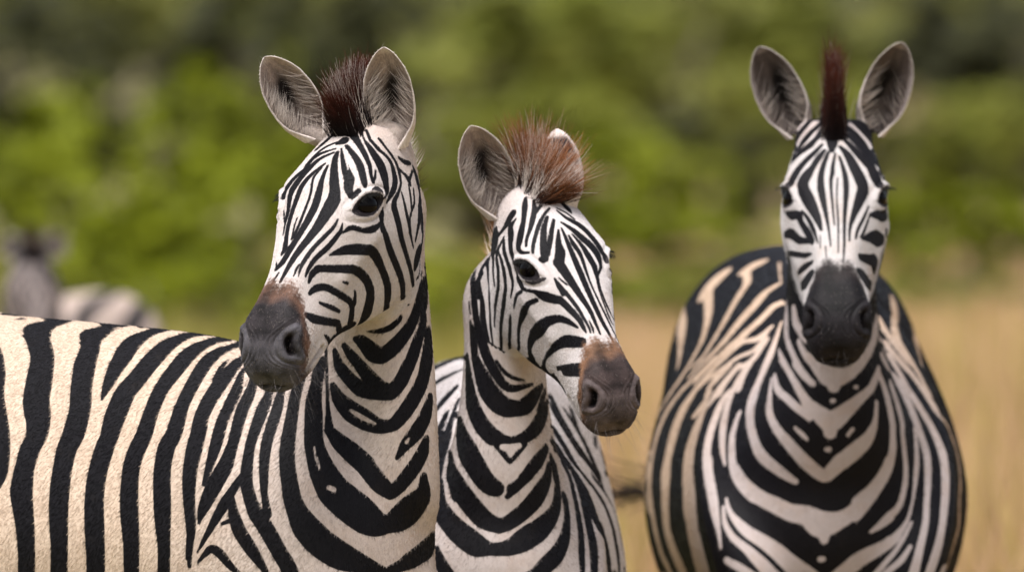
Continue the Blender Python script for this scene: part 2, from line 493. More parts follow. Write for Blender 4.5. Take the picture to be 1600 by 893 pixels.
STRIPES = {
 'ah': '''+ -8,87,13,34 -10,99,14,52 -15,115,14,61 -28,147,13,80 -37,168,10,90 -41,182,7,105 -41,196,5,122 -30,246,-2,84 -10,304,-7,60 -2,355,-13,29
+ -4,120,15,29 -5,146,14,43 -11,182,11,68 -12,214,6,73 0,273,-3,59 9,312,-8,63 11,317,-9,62 17,328,-11,43
+ 6,125,15,20 13,144,14,28 11,157,13,25 4,189,10,28 6,257,-1,33 9,268,-2,31
+ 4,115,15,27 16,132,14,38 25,147,13,50 29,158,12,55 31,170,11,56 29,231,1,45 23,262,-3,43 16,287,-6,55 17,294,-7,45 18,299,-8,28
+ -1,89,13,28 14,98,14,39 23,107,14,49 32,125,14,63 41,142,12,77 49,162,8,89 50,169,6,83 49,182,5,64 40,214,2,43 37,237,-2,24 32,259,-4,16
+ 0,79,13,22 22,88,12,39 33,97,12,52 37,102,12,54 42,125,12,47 47,130,11,52 58,140,7,64 65,151,3,72 70,162,-1,72 69,174,-4,54
+ 4,62,11,24 19,70,10,32 29,79,10,37 37,94,11,37 43,114,11,36
+ 25,40,6,39 34,58,6,55 44,72,5,63
+ 43,29,-4,46 45,35,-4,30 61,29,-18,14 66,31,-20,19
+ -11,78,12,18 -34,115,13,57 -52,140,9,85 -55,145,7,87 -59,161,4,76 -66,173,-2,45
- -15,79,12,9 -32,103,13,11 -45,124,11,9
+ -17,70,11,34 -38,88,10,51 -58,108,5,64 -75,135,-1,58 -79,142,-3,52 -81,147,-6,34
+ -6,59,10,97 2,65,11,51
+ -16,42,7,74 -35,61,6,55 -57,84,1,48 -71,103,-6,40 -79,120,-9,35 -86,130,-13,40
+ -77,102,-15,20 -82,116,-16,28 -86,130,-13,24
+ -42,52,2,27 -61,69,-6,65 -70,78,-13,85 -77,85,-21,103 -82,96,-34,111 -85,105,-41,94 -87,113,-49,74 -88,118,-52,52 -94,135,-47,21
+ -92,147,-14,18 -92,135,-25,58 -92,130,-34,53
+ -20,23,2,36 -33,41,4,20 -42,52,2,21
+ -32,26,1,25 -44,41,-1,30 -50,47,-3,34 -63,56,-12,43 -67,58,-16,42 -72,59,-26,38 -77,61,-41,47 -79,68,-52,63 -82,77,-61,77 -84,84,-64,75 -88,100,-65,65 -90,133,-61,25
+ -55,34,-12,31 -64,41,-20,32 -71,46,-31,34 -76,50,-54,38 -80,60,-69,43 -82,69,-76,39 -85,80,-80,28 -90,107,-77,46 -91,116,-77,61 -92,124,-80,80 -93,128,-85,81 -95,140,-110,76 -94,146,-123,72 -92,150,-138,65 -88,153,-164,58 -80,155,-199,57 -77,155,-211,55 -69,152,-227,56 -60,146,-245,51 -56,145,-253,42
+ -78,54,-63,27 -79,50,-83,36 -80,50,-96,60 -82,53,-104,39
+ -74,25,-102,31 -80,49,-98,43
+ -73,36,-56,25 -74,29,-75,49 -72,17,-91,34
+ -70,13,-105,75 -70,14,-110,91 -67,16,-129,155 -64,19,-145,173 -65,24,-150,166 -64,27,-156,149 -69,35,-155,97 -73,46,-155,108 -79,62,-157,117 -82,76,-162,93 -85,95,-166,56 -86,115,-173,38
+ -63,18,-147,59 -64,26,-156,64 -63,30,-164,44 -72,44,-155,41 -73,48,-160,83 -73,60,-177,109 -76,75,-184,109
+ -81,53,-117,36 -85,68,-127,43 -86,74,-129,37 -91,94,-127,27 -92,103,-128,31 -92,109,-131,36 -92,120,-142,44 -91,123,-148,43 -89,127,-164,32 -86,129,-177,24
+ -83,59,-100,29 -88,77,-116,36 -91,98,-130,27
+ -88,88,-87,26 -92,101,-105,40 -93,108,-115,47 -93,113,-126,52 -92,121,-145,53
+ -91,151,-58,25 -91,163,-61,29 -92,166,-64,34 -93,175,-83,67 -93,179,-99,75 -90,184,-125,75 -80,184,-183,72 -74,185,-209,72 -69,185,-220,71 -52,177,-249,62 -48,178,-258,57 -45,183,-268,45
+ -91,149,-58,31 -91,153,-63,32 -94,180,-77,51
+ 56,202,-5,19 51,211,-2,23 37,236,-2,22
+ -65,175,-2,27 -75,160,-4,51
+ -69,178,-4,16 -77,168,-5,19
+ 17,328,-11,31 23,314,-11,14
+ 9,268,-2,25 14,242,1,19 14,227,4,18
+ 15,289,-6,41 8,285,-5,33 4,272,-3,26
+ 14,359,-14,17 9,337,-11,22
+ -22,342,-14,13 -22,326,-12,25 -24,317,-11,14
+ -57,218,-9,16 -53,237,-12,33 -37,280,-10,38 -29,310,-12,38 -28,324,-14,26 -29,339,-17,11
+ -64,221,-16,11 -64,233,-21,33 -62,239,-22,37 -53,268,-23,46 -42,297,-20,41 -38,318,-21,33 -37,333,-24,18
+ -67,233,-25,22 -72,223,-27,40 -75,219,-29,45 -79,216,-33,47 -86,209,-47,43 -92,196,-58,62 -93,183,-65,43 -92,169,-70,31
+ -56,278,-32,16 -67,258,-43,70 -77,244,-55,89 -83,236,-64,90 -88,228,-74,88 -89,223,-80,86 -87,217,-97,89 -85,215,-114,87 -82,215,-133,75 -77,217,-166,83 -74,220,-180,93 -66,228,-203,91 -59,229,-214,72 -36,212,-244,62 -28,211,-255,60 -23,214,-257,39 -20,216,-260,21
+ -41,338,-33,26 -42,322,-30,53 -46,311,-32,58 -48,306,-34,59 -75,273,-72,73 -78,268,-79,76 -77,259,-97,81 -75,253,-122,89 -72,254,-139,95 -71,256,-147,103 -67,264,-160,121 -63,273,-170,135 -57,280,-180,144 -50,284,-188,118 -41,282,-197,63
+ -70,297,-77,20 -71,291,-87,29
+ -75,97,-206,83 -74,99,-209,106 -77,111,-206,124 -78,119,-207,173 -78,127,-210,162 -76,132,-214,131
+ -72,78,-199,66 -72,81,-202,60 -75,89,-201,75 -72,92,-209,79 -75,103,-208,80 -72,105,-214,82 -72,111,-217,30 -46,91,-254,31 -49,100,-255,64 -49,104,-259,62 -51,111,-259,40 -54,123,-257,28 -56,130,-254,24
+ -75,66,-179,116 -75,75,-187,91 -74,83,-198,63
+ -45,354,-43,34 -47,338,-48,60 -54,324,-60,60 -60,318,-76,61 -64,313,-91,61 -65,303,-118,58 -64,303,-127,62 -62,305,-135,65 -55,316,-154,84 -51,318,-161,73 -42,315,-173,150 -44,324,-166,32 -47,335,-156,104 -41,347,-156,110 -43,348,-153,34
+ -70,285,-112,21 -68,288,-121,39 -65,297,-131,63
+ -53,353,-67,26 -58,341,-91,44 -60,331,-113,30
+ -52,393,-53,55 -54,388,-65,79 -56,383,-74,75 -56,368,-95,69 -56,346,-125,62 -54,345,-133,73 -52,346,-141,75 -47,345,-150,100 -42,346,-155,93 -47,364,-143,70 -45,369,-144,98
+ -54,384,-112,18 -52,379,-127,44 -46,376,-141,45
+ -72,183,-214,64 -68,183,-223,62 -57,179,-240,64 -50,177,-254,45 -47,180,-262,43 -44,188,-269,19''',
 'ab': '''+ -41,18,1298,14 -31,13,1298,27 -20,9,1299,39 -5,8,1304,46 3,9,1310,44 11,12,1318,38 25,19,1340,17 27,172,1343,14 33,164,1354,16
+ -60,32,1286,43 -48,23,1281,104 -34,14,1267,138 -28,11,1263,136 -22,9,1261,129 -18,8,1261,125 -8,7,1266,115 0,7,1273,111 8,10,1281,108 24,17,1301,95 34,26,1321,87 41,36,1348,87 45,44,1361,106 46,49,1367,112 48,58,1373,97 50,69,1378,72 53,99,1386,52
+ -78,49,1275,49 -66,35,1257,67 -42,17,1233,78 -36,13,1225,68
+ 11,6,1225,66 19,10,1238,89 28,16,1254,91 36,22,1272,80 40,27,1284,66 46,37,1316,56 48,42,1329,66 50,50,1341,89 52,62,1354,84 52,69,1360,63 54,93,1372,47
+ 46,27,1231,77 51,35,1253,109 55,43,1271,104 57,52,1290,86 57,59,1300,64
+ 40,33,1335,79 45,42,1353,101 48,53,1366,113 49,61,1372,105 50,70,1378,78 51,85,1383,91 50,87,1390,110 49,84,1397,91 49,87,1399,48 49,102,1409,48
+ 32,165,1364,21 41,145,1375,16 44,49,1384,14 45,56,1391,30
+ -77,48,1277,37 -61,32,1256,84 -35,12,1224,117 -21,5,1211,119 -4,2,1203,113
+ -4,2,1203,113 11,5,1218,108 29,16,1254,101 37,24,1278,98 42,29,1291,89 46,35,1302,79 50,44,1322,65
+ -93,66,1266,55 -90,60,1257,80 -85,52,1244,96 -71,35,1226,104 -54,22,1210,115 -43,15,1205,111 -30,8,1202,99 -16,3,1199,85 -4,1,1198,70
+ -95,44,1214,45 -85,30,1192,108 -72,22,1178,143 -62,17,1170,155 -44,9,1160,151 -27,2,1152,122 -14,-2,1150,104 -1,-2,1152,95 7,0,1158,105 23,8,1178,118 34,16,1196,120 43,24,1213,122 52,34,1240,129 57,46,1267,173 57,52,1286,151 57,53,1289,163
- -66,19,1174,23 -49,12,1164,33 -28,2,1154,18
+ 6,-1,1100,32 19,4,1120,89 36,16,1140,124 46,23,1154,126 53,31,1171,119 58,39,1194,75
- 21,6,1125,28 25,8,1131,17
+ -103,6,1165,33 -101,-1,1153,60 -99,-4,1146,79 -93,-6,1137,107 -68,-8,1112,167 -44,-7,1090,156
+ -106,91,1276,51 -106,83,1258,38 -105,75,1248,30 -104,45,1214,23 -103,27,1193,28 -102,14,1175,37 -99,-1,1150,61
+ -235,140,1252,21 -238,108,1238,30 -241,89,1226,53 -246,63,1206,97 -251,53,1195,109 -258,42,1179,107 -266,32,1162,110 -272,23,1144,110 -276,15,1126,114 -284,6,1099,90 -296,-1,1060,40
+ -211,139,1252,63 -215,99,1237,66 -220,67,1219,75 -223,53,1207,90 -229,37,1192,112 -236,26,1177,116 -243,11,1153,106 -248,1,1132,102 -252,-4,1119,104 -258,-9,1101,123 -264,-12,1086,142 -280,-12,1058,143 -293,-10,1030,114 -301,-9,1010,60 -303,-9,998,24
+ -186,81,1233,72 -189,61,1223,71 -193,40,1209,70 -196,27,1197,72 -200,18,1187,97 -204,11,1177,104 -211,-2,1158,103 -222,-17,1126,88 -226,-25,1106,90 -229,-36,1071,104 -228,-40,1058,103 -222,-48,1036,103 -218,-52,1025,109 -213,-55,1014,114 -197,-63,992,123 -176,-70,955,118 -162,-72,931,122 -144,-73,887,126
+ -164,88,1238,66 -167,66,1229,64 -173,36,1210,61 -177,23,1199,65 -180,8,1183,84 -187,-9,1159,92 -197,-26,1126,89 -201,-39,1094,79 -201,-48,1064,68 -200,-53,1045,53 -195,-61,1015,67
+ -142,73,1234,75 -147,45,1219,79 -151,28,1206,83 -154,15,1193,86 -159,-11,1161,95 -164,-30,1126,110 -165,-44,1096,118 -161,-54,1066,124 -158,-59,1047,130 -155,-63,1035,138 -148,-66,1018,155 -137,-70,998,198 -125,-71,984,214 -111,-69,970,218 -91,-65,956,217 -74,-58,947,199 -49,-43,937,145 -24,-23,924,115 -4,-3,915,101 24,31,902,102
+ -116,88,1248,104 -119,54,1223,88 -122,31,1204,101 -124,15,1188,121 -124,5,1175,134 -124,-14,1146,141 -123,-25,1126,150 -118,-33,1106,173 -107,-42,1079,218 -94,-46,1055,258 -87,-46,1046,267 -69,-43,1031,282 -49,-35,1015,278 -38,-30,1007,250 -29,-24,1001,212 -18,-16,997,164 -13,-12,997,146 -8,-7,998,139 -2,-3,999,150 13,10,1008,214 27,20,1018,245 35,25,1025,230 43,29,1033,197 46,31,1039,178 48,30,1051,131 48,28,1069,79
- -123,-28,1119,13 -120,-37,1099,16
+ -102,-7,1143,60 -91,-9,1131,102 -83,-10,1122,126 -64,-9,1106,153 -46,-8,1090,150 -25,-9,1065,145 -16,-8,1056,134 -4,-4,1046,102
+ -4,-4,1046,103 5,0,1052,109 15,4,1062,115 27,10,1077,121 38,17,1092,124 46,24,1107,120 48,26,1113,110 52,30,1129,63
- -99,-48,1056,38 -92,-46,1053,38
- -119,-35,1102,21 -114,-41,1084,16
+ -26,-24,915,81 0,1,927,78 11,12,931,90 20,23,936,121 31,36,941,143 46,63,951,162 55,84,958,179 60,96,963,176 63,113,967,143 64,125,968,115 65,143,970,115
+ -303,43,1144,128 -309,36,1127,148 -313,29,1108,148 -318,21,1082,132 -320,14,1057,116 -319,4,1018,92 -318,-3,982,63 -317,-4,963,50 -319,-3,932,39
+ -236,-32,1074,52 -258,-30,1039,88 -267,-27,1023,94 -291,-19,981,50 -306,-11,953,17
+ -251,-34,1036,51 -250,-38,1020,83 -247,-41,1009,99 -239,-48,987,110 -218,-58,956,99 -201,-64,930,55 -195,-65,920,44 -179,-65,895,48
+ -267,-32,999,29 -254,-38,1004,36
+ -305,-12,938,24 -291,-20,954,53 -287,-23,958,59 -282,-26,959,65 -277,-29,957,72 -268,-34,950,75 -256,-40,936,63 -244,-46,924,49 -218,-54,899,49
+ -665,418,1270,172 -648,390,1258,138 -643,380,1253,128 -639,363,1242,133 -636,333,1218,149 -636,316,1200,144 -637,299,1181,158 -638,274,1148,236 -637,257,1122,277 -634,242,1099,264 -631,229,1079,218 -630,222,1067,179 -628,214,1049,67
+ -653,496,1306,291 -642,496,1307,341 -635,494,1307,335 -627,489,1307,276 -621,482,1306,229 -609,462,1302,185 -602,450,1300,166 -591,426,1295,152 -577,388,1283,168 -571,364,1274,174 -564,331,1256,184 -563,313,1244,201 -564,298,1231,219 -567,273,1206,236 -569,259,1189,236 -569,248,1176,222 -565,231,1156,214 -565,222,1144,211 -567,212,1127,194 -577,208,1108,193 -582,202,1091,186 -587,196,1073,185 -590,188,1049,202 -590,184,1037,199 -587,174,1013,180 -583,164,982,164 -582,160,957,158 -581,160,931,154 -582,165,897,153 -582,173,860,152
+ -588,473,1306,219 -577,460,1304,132 -571,447,1302,68 -568,419,1296,66 -567,400,1291,78
+ -532,413,1299,129 -519,389,1296,159 -504,358,1289,145 -493,330,1281,136 -489,317,1276,135 -486,303,1270,142 -487,284,1259,178 -491,267,1245,193 -493,252,1233,190 -497,218,1198,185 -497,204,1181,187 -498,195,1169,196 -502,184,1151,203 -508,174,1128,207 -517,169,1109,189 -524,157,1076,176 -529,143,1034,177 -529,131,987,164 -528,127,959,152 -528,128,931,150 -528,132,898,150 -529,140,861,149
+ -483,348,1290,109 -476,307,1275,102
+ -560,474,1306,107 -532,436,1303,142
+ -436,316,1288,194 -430,312,1287,252 -422,305,1287,226 -417,291,1283,153 -417,281,1279,170 -419,269,1274,187 -422,258,1268,192 -431,236,1252,183 -437,226,1242,174 -445,213,1226,139 -453,199,1210,106 -462,185,1187,30
+ -479,374,1297,79 -452,347,1293,79
+ -384,279,1285,116 -345,267,1285,252 -338,263,1285,241 -335,259,1284,89 -336,251,1282,161 -342,244,1280,239 -351,237,1276,230 -363,225,1269,192 -380,203,1252,203 -396,187,1233,198 -407,178,1219,204 -419,172,1205,208 -426,168,1195,203 -438,152,1166,205 -444,143,1147,189 -449,135,1129,174 -457,129,1108,179 -468,117,1067,172 -472,106,1029,171 -471,96,989,174 -470,92,961,170 -469,92,933,165 -469,96,900,160 -469,104,863,159
+ -259,255,1278,304 -277,257,1281,304 -282,257,1281,245 -290,266,1283,336 -298,260,1283,206 -304,236,1280,155 -308,222,1276,156 -316,200,1268,165 -329,177,1254,175 -343,158,1236,173 -355,146,1221,168 -369,133,1199,150 -383,114,1166,144 -394,98,1131,161 -403,94,1112,166 -412,87,1087,160 -415,79,1061,159 -416,71,1036,163 -415,64,1009,162 -412,56,970,149 -412,55,942,141 -411,59,902,132 -411,67,865,132
+ -247,215,1273,19 -253,248,1276,15 -256,250,1277,62 -261,259,1278,102 -264,257,1279,118 -269,230,1277,109 -273,207,1273,115 -278,191,1268,126 -282,179,1263,132 -290,160,1254,139 -301,138,1239,138 -315,114,1216,137 -330,93,1186,134 -335,86,1174,134 -340,74,1153,146 -345,67,1137,157 -350,64,1128,165 -355,63,1119,166 -358,60,1108,162 -362,53,1088,157 -363,47,1069,157 -362,33,1024,156 -361,27,997,141 -360,23,972,119 -359,22,951,112 -360,23,921,110 -360,26,894,109 -360,33,867,109
+ -261,162,1259,24 -270,129,1242,43 -281,100,1220,51
+ -243,160,1259,82 -248,140,1251,92 -254,118,1240,109 -261,104,1230,131 -268,94,1220,147 -279,80,1205,151 -293,65,1182,145 -301,55,1164,138 -305,46,1147,134 -309,36,1127,137 -315,27,1102,135 -318,21,1082,129 -319,15,1063,117 -319,6,1032,99 -316,-2,995,84 -317,-3,975,74 -320,-3,945,59''',
 'bh': '''+ 73,22,-93,60 76,34,-111,238 77,38,-116,251 78,43,-121,221 80,49,-124,64 56,25,-186,36 60,22,-198,60 62,22,-204,80 69,30,-205,49 73,41,-203,30 74,47,-203,26
+ 70,33,-143,53 74,41,-140,39 57,19,-198,31 62,24,-200,82 68,30,-202,75 68,28,-205,84 72,35,-208,69 76,39,-214,62 78,46,-218,55 79,54,-219,46 80,69,-225,45 81,95,-239,70 82,114,-254,78 80,152,-273,50 79,159,-274,37 75,166,-272,28 68,177,-270,20 68,176,-269,18 70,174,-271,4 67,176,-268,22 64,182,-270,24 50,194,-268,22
+ 77,42,-127,30 75,42,-136,25 50,14,-194,36 53,15,-197,119 59,25,-193,62 66,39,-188,46 68,48,-188,45 70,57,-190,47 72,66,-194,53 73,79,-202,40 74,86,-206,52 76,100,-217,43 76,113,-227,32 76,139,-251,32 74,168,-273,16
+ 71,20,-116,85 72,25,-119,52 66,19,-139,154 74,34,-127,81 77,42,-127,93 80,51,-125,92 84,66,-129,99 86,73,-132,89 88,87,-142,80 89,107,-152,56
+ 80,61,-68,36 83,64,-87,47 84,66,-98,58 86,69,-104,69 87,74,-108,71 88,79,-111,68 91,94,-112,68 92,102,-114,76 93,115,-124,82 93,121,-131,80 93,125,-139,75 91,127,-147,67 84,130,-185,64 78,131,-208,60 76,133,-220,45 74,136,-229,32 73,144,-241,23
+ 67,38,-26,91 72,42,-37,94 74,43,-45,88 76,44,-66,50 78,42,-86,42 79,43,-98,34
+ 73,23,-107,22 76,36,-84,16
+ 68,55,-20,23 74,59,-31,64 76,61,-38,98 78,69,-41,107 80,78,-42,116 84,93,-49,90 87,113,-52,64 89,122,-51,60 94,134,-46,55 93,140,-50,60 93,147,-52,52 92,154,-54,55 91,160,-58,70 91,167,-60,64 92,183,-59,45 92,190,-57,38 90,196,-53,34 80,215,-36,37 67,231,-24,41
+ 82,69,-71,53 84,75,-74,62 86,85,-76,67 89,103,-74,58 91,121,-73,57 92,129,-73,58 93,145,-77,57 93,154,-80,53 93,160,-85,48 93,165,-93,38 93,170,-110,25
+ 85,68,-98,33 90,95,-93,49 93,113,-93,64 94,122,-95,68 94,134,-100,64 94,145,-109,58 94,149,-115,61 92,156,-139,70 86,160,-172,70 81,162,-195,65 73,161,-221,61 70,162,-233,50 66,168,-249,40 64,183,-271,28 64,181,-269,9 64,183,-270,16 55,190,-268,7 62,183,-268,14
+ 38,18,-6,31 48,38,-5,61 61,68,-7,50 72,88,-12,75 81,108,-21,99 84,114,-23,93 86,120,-23,70 88,129,-20,47 87,137,-15,37 84,142,-9,31 80,145,-5,25
+ 28,27,2,27 36,52,4,47 47,73,4,56 60,95,1,46 72,113,-5,39 79,129,-6,29
+ 23,50,7,35 38,62,5,46
+ 9,59,10,30 28,75,10,34 46,97,8,43 69,134,2,38 74,149,-1,29
+ 21,79,11,33 33,96,12,48 43,115,11,60 55,150,7,66 58,169,3,71 65,167,1,48
+ 12,89,13,35 26,114,14,45 36,133,13,52 52,162,7,57
+ 12,114,15,23 22,141,14,56 25,157,13,88 26,164,12,97 33,179,9,98 35,186,8,97 34,192,7,98 8,283,-4,50 4,314,-8,37 2,343,-12,21
+ 44,214,0,15 37,226,0,20 32,232,0,16
+ 4,110,15,21 4,153,14,47 0,212,7,63 -10,306,-8,47 -17,342,-13,36 -20,361,-15,21
+ -4,129,15,22 -7,152,14,51 -13,174,11,45 -14,231,3,25 -23,298,-8,25 -29,330,-15,27 -31,337,-18,32 -35,346,-24,46
+ -12,127,15,19 -24,157,13,49 -29,177,10,69 -34,196,6,68 -34,211,4,55 -32,239,-1,30 -32,254,-4,27 -34,275,-8,30 -38,290,-13,38 -41,295,-17,40 -47,298,-27,23 -70,281,-64,26 -69,288,-67,52 -64,303,-69,16 -30,350,-18,12 -30,363,-20,25
+ -1,97,14,26 -18,118,14,58 -31,139,13,75 -40,150,11,83 -47,162,8,86 -52,176,4,81 -52,192,1,55 -49,201,1,38 -33,224,2,17 -29,235,0,16 -28,250,-2,16 -29,278,-7,21 -31,304,-12,26 -33,312,-15,28 -37,318,-20,18 -58,303,-55,17 -64,304,-69,15 -35,346,-23,14 -37,352,-27,34 -33,359,-22,12
+ -4,67,11,21 -16,87,13,43 -35,105,12,67 -47,122,10,72 -61,151,5,71 -66,165,0,71 -69,170,-3,65 -71,184,-5,54
+ -6,61,10,19 -20,73,11,23 -32,91,11,24
+ -22,50,9,39 -29,62,8,62 -32,74,9,28
+ 51,212,-3,22 49,228,-6,33 45,247,-8,37
+ 91,186,-39,21 86,196,-32,33 82,200,-25,41 76,202,-18,45 66,204,-11,27
+ 71,34,-203,24 73,35,-211,61 76,44,-210,71 79,47,-219,80 82,54,-230,95 82,59,-229,87 83,72,-234,90
+ 91,165,-56,57 91,171,-58,58 92,181,-58,54 92,190,-56,44 89,198,-51,37 83,212,-39,38 73,229,-32,80 57,248,-20,83 50,257,-15,67 33,300,-12,53 29,320,-14,41 27,334,-15,18
+ 94,192,-64,40 95,189,-71,40 94,185,-83,46 93,184,-94,50 90,188,-118,31
+ 86,186,-149,42 80,193,-178,61 74,196,-202,54 66,192,-222,50 56,186,-246,37 52,189,-257,34 50,193,-266,30 52,193,-268,24 48,195,-267,10 47,196,-267,16
+ 50,213,-3,18 46,232,-5,47 38,251,-5,42 28,281,-7,37 21,315,-10,27 19,328,-12,23 20,337,-13,15
+ 14,312,-9,15 13,329,-11,24 14,338,-12,15
+ 80,226,-47,45 88,220,-64,53 90,220,-72,66 90,219,-83,84 87,216,-98,90 85,215,-110,82 82,215,-135,53 79,218,-155,50 71,226,-186,53 67,227,-200,36 37,199,-256,32 33,202,-266,32 34,202,-267,17 27,203,-266,29 60,259,-191,29 55,267,-195,72 57,281,-178,50 54,288,-179,91 50,292,-181,79
+ 37,317,-20,22 46,298,-26,54 54,285,-33,67 58,280,-38,73 62,276,-44,81 71,270,-59,99 77,269,-75,129 77,266,-88,135 75,257,-115,116 74,255,-127,106 71,255,-148,80 70,256,-157,71 68,259,-164,75 62,266,-180,91 57,268,-189,102 50,267,-201,159 51,275,-193,50 52,282,-188,46
+ 37,347,-27,94 49,326,-49,116 56,318,-63,101 63,314,-81,78 65,312,-94,66 64,305,-126,44 62,304,-140,44 59,305,-152,61 54,309,-162,101 49,312,-168,168 49,317,-165,92 49,331,-156,85 49,340,-149,106 48,354,-145,121
+ 46,396,-37,70 50,385,-51,73 54,371,-71,74 58,344,-111,58
+ 49,402,-41,113 53,386,-61,106 56,366,-88,97 57,347,-115,43
+ 53,341,-139,73 50,347,-143,107 47,351,-148,105 48,357,-142,91 47,375,-140,99 48,382,-137,77
+ 63,271,-171,74 61,274,-176,71 55,276,-186,94 52,279,-189,82 53,283,-183,45 53,296,-175,45 53,302,-170,18 55,308,-162,4
- 55,341,-132,33 56,356,-112,62''',
 'bb': '''+ -46,68,1381,95 -45,50,1364,93 -44,46,1358,92 -43,42,1344,82 -40,38,1310,78 -35,33,1285,94 -26,25,1255,92 -15,19,1230,78 3,17,1203,67 9,17,1198,65 14,17,1195,63 24,19,1194,54 37,24,1197,42 43,27,1198,35 52,37,1201,24
+ -48,53,1299,49 -45,48,1278,99 -43,45,1254,104 -41,42,1241,106 -33,31,1217,134 -25,25,1199,148 -18,22,1187,151 -10,19,1177,153 0,18,1168,150 11,18,1163,141 24,19,1162,124 35,23,1163,121 44,29,1169,133 57,43,1183,116 65,61,1193,70 68,70,1197,46
+ -51,55,1332,29 -48,51,1314,26
+ -7,16,1239,24 2,16,1226,30 11,16,1217,32 24,18,1210,31 39,25,1207,18
+ 73,90,1188,56 71,80,1184,65 66,63,1173,63 60,47,1158,34
+ -54,72,1240,99 -52,63,1209,148 -48,52,1177,177 -46,45,1166,170 -39,33,1149,146 -29,25,1133,135 -15,19,1118,130 -9,18,1115,123 2,17,1110,101 15,17,1108,85 22,18,1109,79 34,21,1113,81 45,27,1119,99 54,36,1127,120 58,42,1132,136 65,56,1143,151 74,83,1160,123 75,95,1165,91 77,114,1171,36 78,452,1167,29 78,507,1170,25
+ -7,18,1108,67 13,17,1078,36 18,17,1079,35 24,18,1085,36 39,23,1105,49
- 3,17,1100,41 16,17,1098,62 30,20,1102,41
+ -72,284,1146,41 -71,275,1142,43 -69,122,1141,55 -68,98,1134,121 -67,87,1128,175 -64,71,1116,191 -59,53,1099,205 -54,41,1088,196 -47,32,1077,175 -37,24,1061,159 -26,21,1047,152 -17,20,1038,141 -7,19,1033,122
+ 75,70,1096,61 65,46,1076,82 53,30,1063,82 46,25,1054,79 38,22,1047,75 19,19,1033,86
+ -82,110,1074,119 -82,102,1069,149 -81,93,1061,165 -77,75,1048,155 -69,54,1031,192
+ -113,397,1139,114 -106,394,1148,186 -101,394,1154,228 -96,396,1160,254 -92,399,1166,254 -87,403,1171,222 -83,409,1176,168 -79,415,1180,116 -76,421,1183,87
+ -110,756,1181,127 -98,713,1189,122 -83,669,1197,121 -75,651,1201,115 -64,631,1206,109
+ -109,971,1202,287 -104,971,1204,289 -98,973,1207,276 -91,977,1210,263 -85,981,1213,280 -78,981,1214,267 -71,980,1216,237 -64,979,1217,45 -56,83,1243,39
+ -89,315,1145,71 -99,286,1121,116 -114,240,1079,146
+ -68,327,1168,41 -78,289,1143,52 -86,252,1117,90 -90,235,1105,130 -99,207,1081,213 -109,149,1038,243
+ 82,558,1169,47 86,478,1159,80 89,439,1153,114 92,415,1147,165 95,400,1141,224 98,390,1134,279 102,383,1128,330 105,378,1122,369 108,377,1116,390 111,376,1111,379 114,378,1106,344 121,386,1095,252 125,393,1089,213 128,403,1084,189 144,455,1060,158 160,515,1034,124 170,559,1015,74
+ 118,788,1137,83 121,699,1124,113 125,610,1114,157 128,586,1108,259 131,577,1102,490 135,575,1095,558 138,572,1088,483 141,565,1083,406 143,559,1077,406 146,554,1071,435 149,552,1066,445 151,553,1060,307 155,564,1053,184 159,582,1045,122 165,622,1033,77
+ 159,939,1086,60 157,830,1074,72
+ 168,921,1063,85 174,960,1044,107 174,953,1045,74 175,904,1036,99 177,909,1032,205 177,904,1031,85 177,888,1027,57 174,802,1027,52
+ -67,86,1126,138 -63,68,1117,154 -57,50,1103,177 -51,37,1091,176 -48,33,1084,172 -38,25,1066,161 -30,22,1054,139 -18,20,1039,99 -7,19,1028,57
+ 73,65,1098,61 63,43,1083,91 58,36,1077,97 51,28,1066,99 43,23,1056,91 35,21,1046,83 24,20,1033,68 11,20,1020,42
+ -83,170,1090,44 -82,146,1086,55 -82,122,1081,81 -82,108,1075,129 -81,97,1068,150 -78,79,1055,144 -73,63,1043,168 -67,50,1032,183 -56,36,1016,168 -49,31,1007,159 -32,25,988,147 -21,22,980,135 -2,20,972,109
+ -2,20,972,109 13,21,978,114 29,24,989,120 44,28,1002,128 56,34,1015,146 66,44,1030,149 75,60,1047,122 77,64,1055,114 78,69,1067,80
+ -99,253,1105,167 -105,201,1072,170 -106,166,1051,161 -105,130,1032,174 -103,113,1022,191 -100,88,1002,174
+ -103,99,1009,146 -95,75,994,156 -83,51,978,158 -69,35,964,168 -50,21,949,177 -41,16,943,171 -35,14,940,157 -22,11,937,113 -15,10,936,100 -1,10,936,104 13,12,938,123 25,14,943,143 36,19,949,165 48,24,957,171 60,32,964,164 70,41,973,153 79,51,982,138 86,63,992,122 90,73,1003,117 92,81,1015,116 92,87,1028,115 92,90,1034,114 91,92,1047,137 88,92,1059,134 87,89,1066,111 81,79,1082,66
+ 104,109,1014,116 108,95,988,85 107,80,969,92 105,70,957,106 101,58,944,115 91,39,926,130 74,23,910,127 65,17,903,109 55,12,897,78 39,6,887,78 24,3,876,77
+ -105,49,931,86 -98,36,914,106 -91,28,903,107 -80,19,888,103 -66,11,869,102
+ 134,44,858,40 133,62,887,43 131,87,924,75 130,107,950,81 128,122,970,89 125,137,989,86 121,154,1008,85 114,187,1039,80 112,192,1044,89 106,199,1058,113 99,201,1070,119 96,200,1076,82 92,186,1083,31 88,114,1091,29 86,103,1095,47
+ 153,58,857,74 152,84,893,72 151,113,924,89 149,130,943,101 143,151,968,102 139,169,988,107 128,210,1028,101 121,223,1045,114 115,228,1056,125 108,228,1067,126 97,225,1082,139 92,224,1088,35 87,117,1098,31 83,98,1104,46 81,89,1108,44
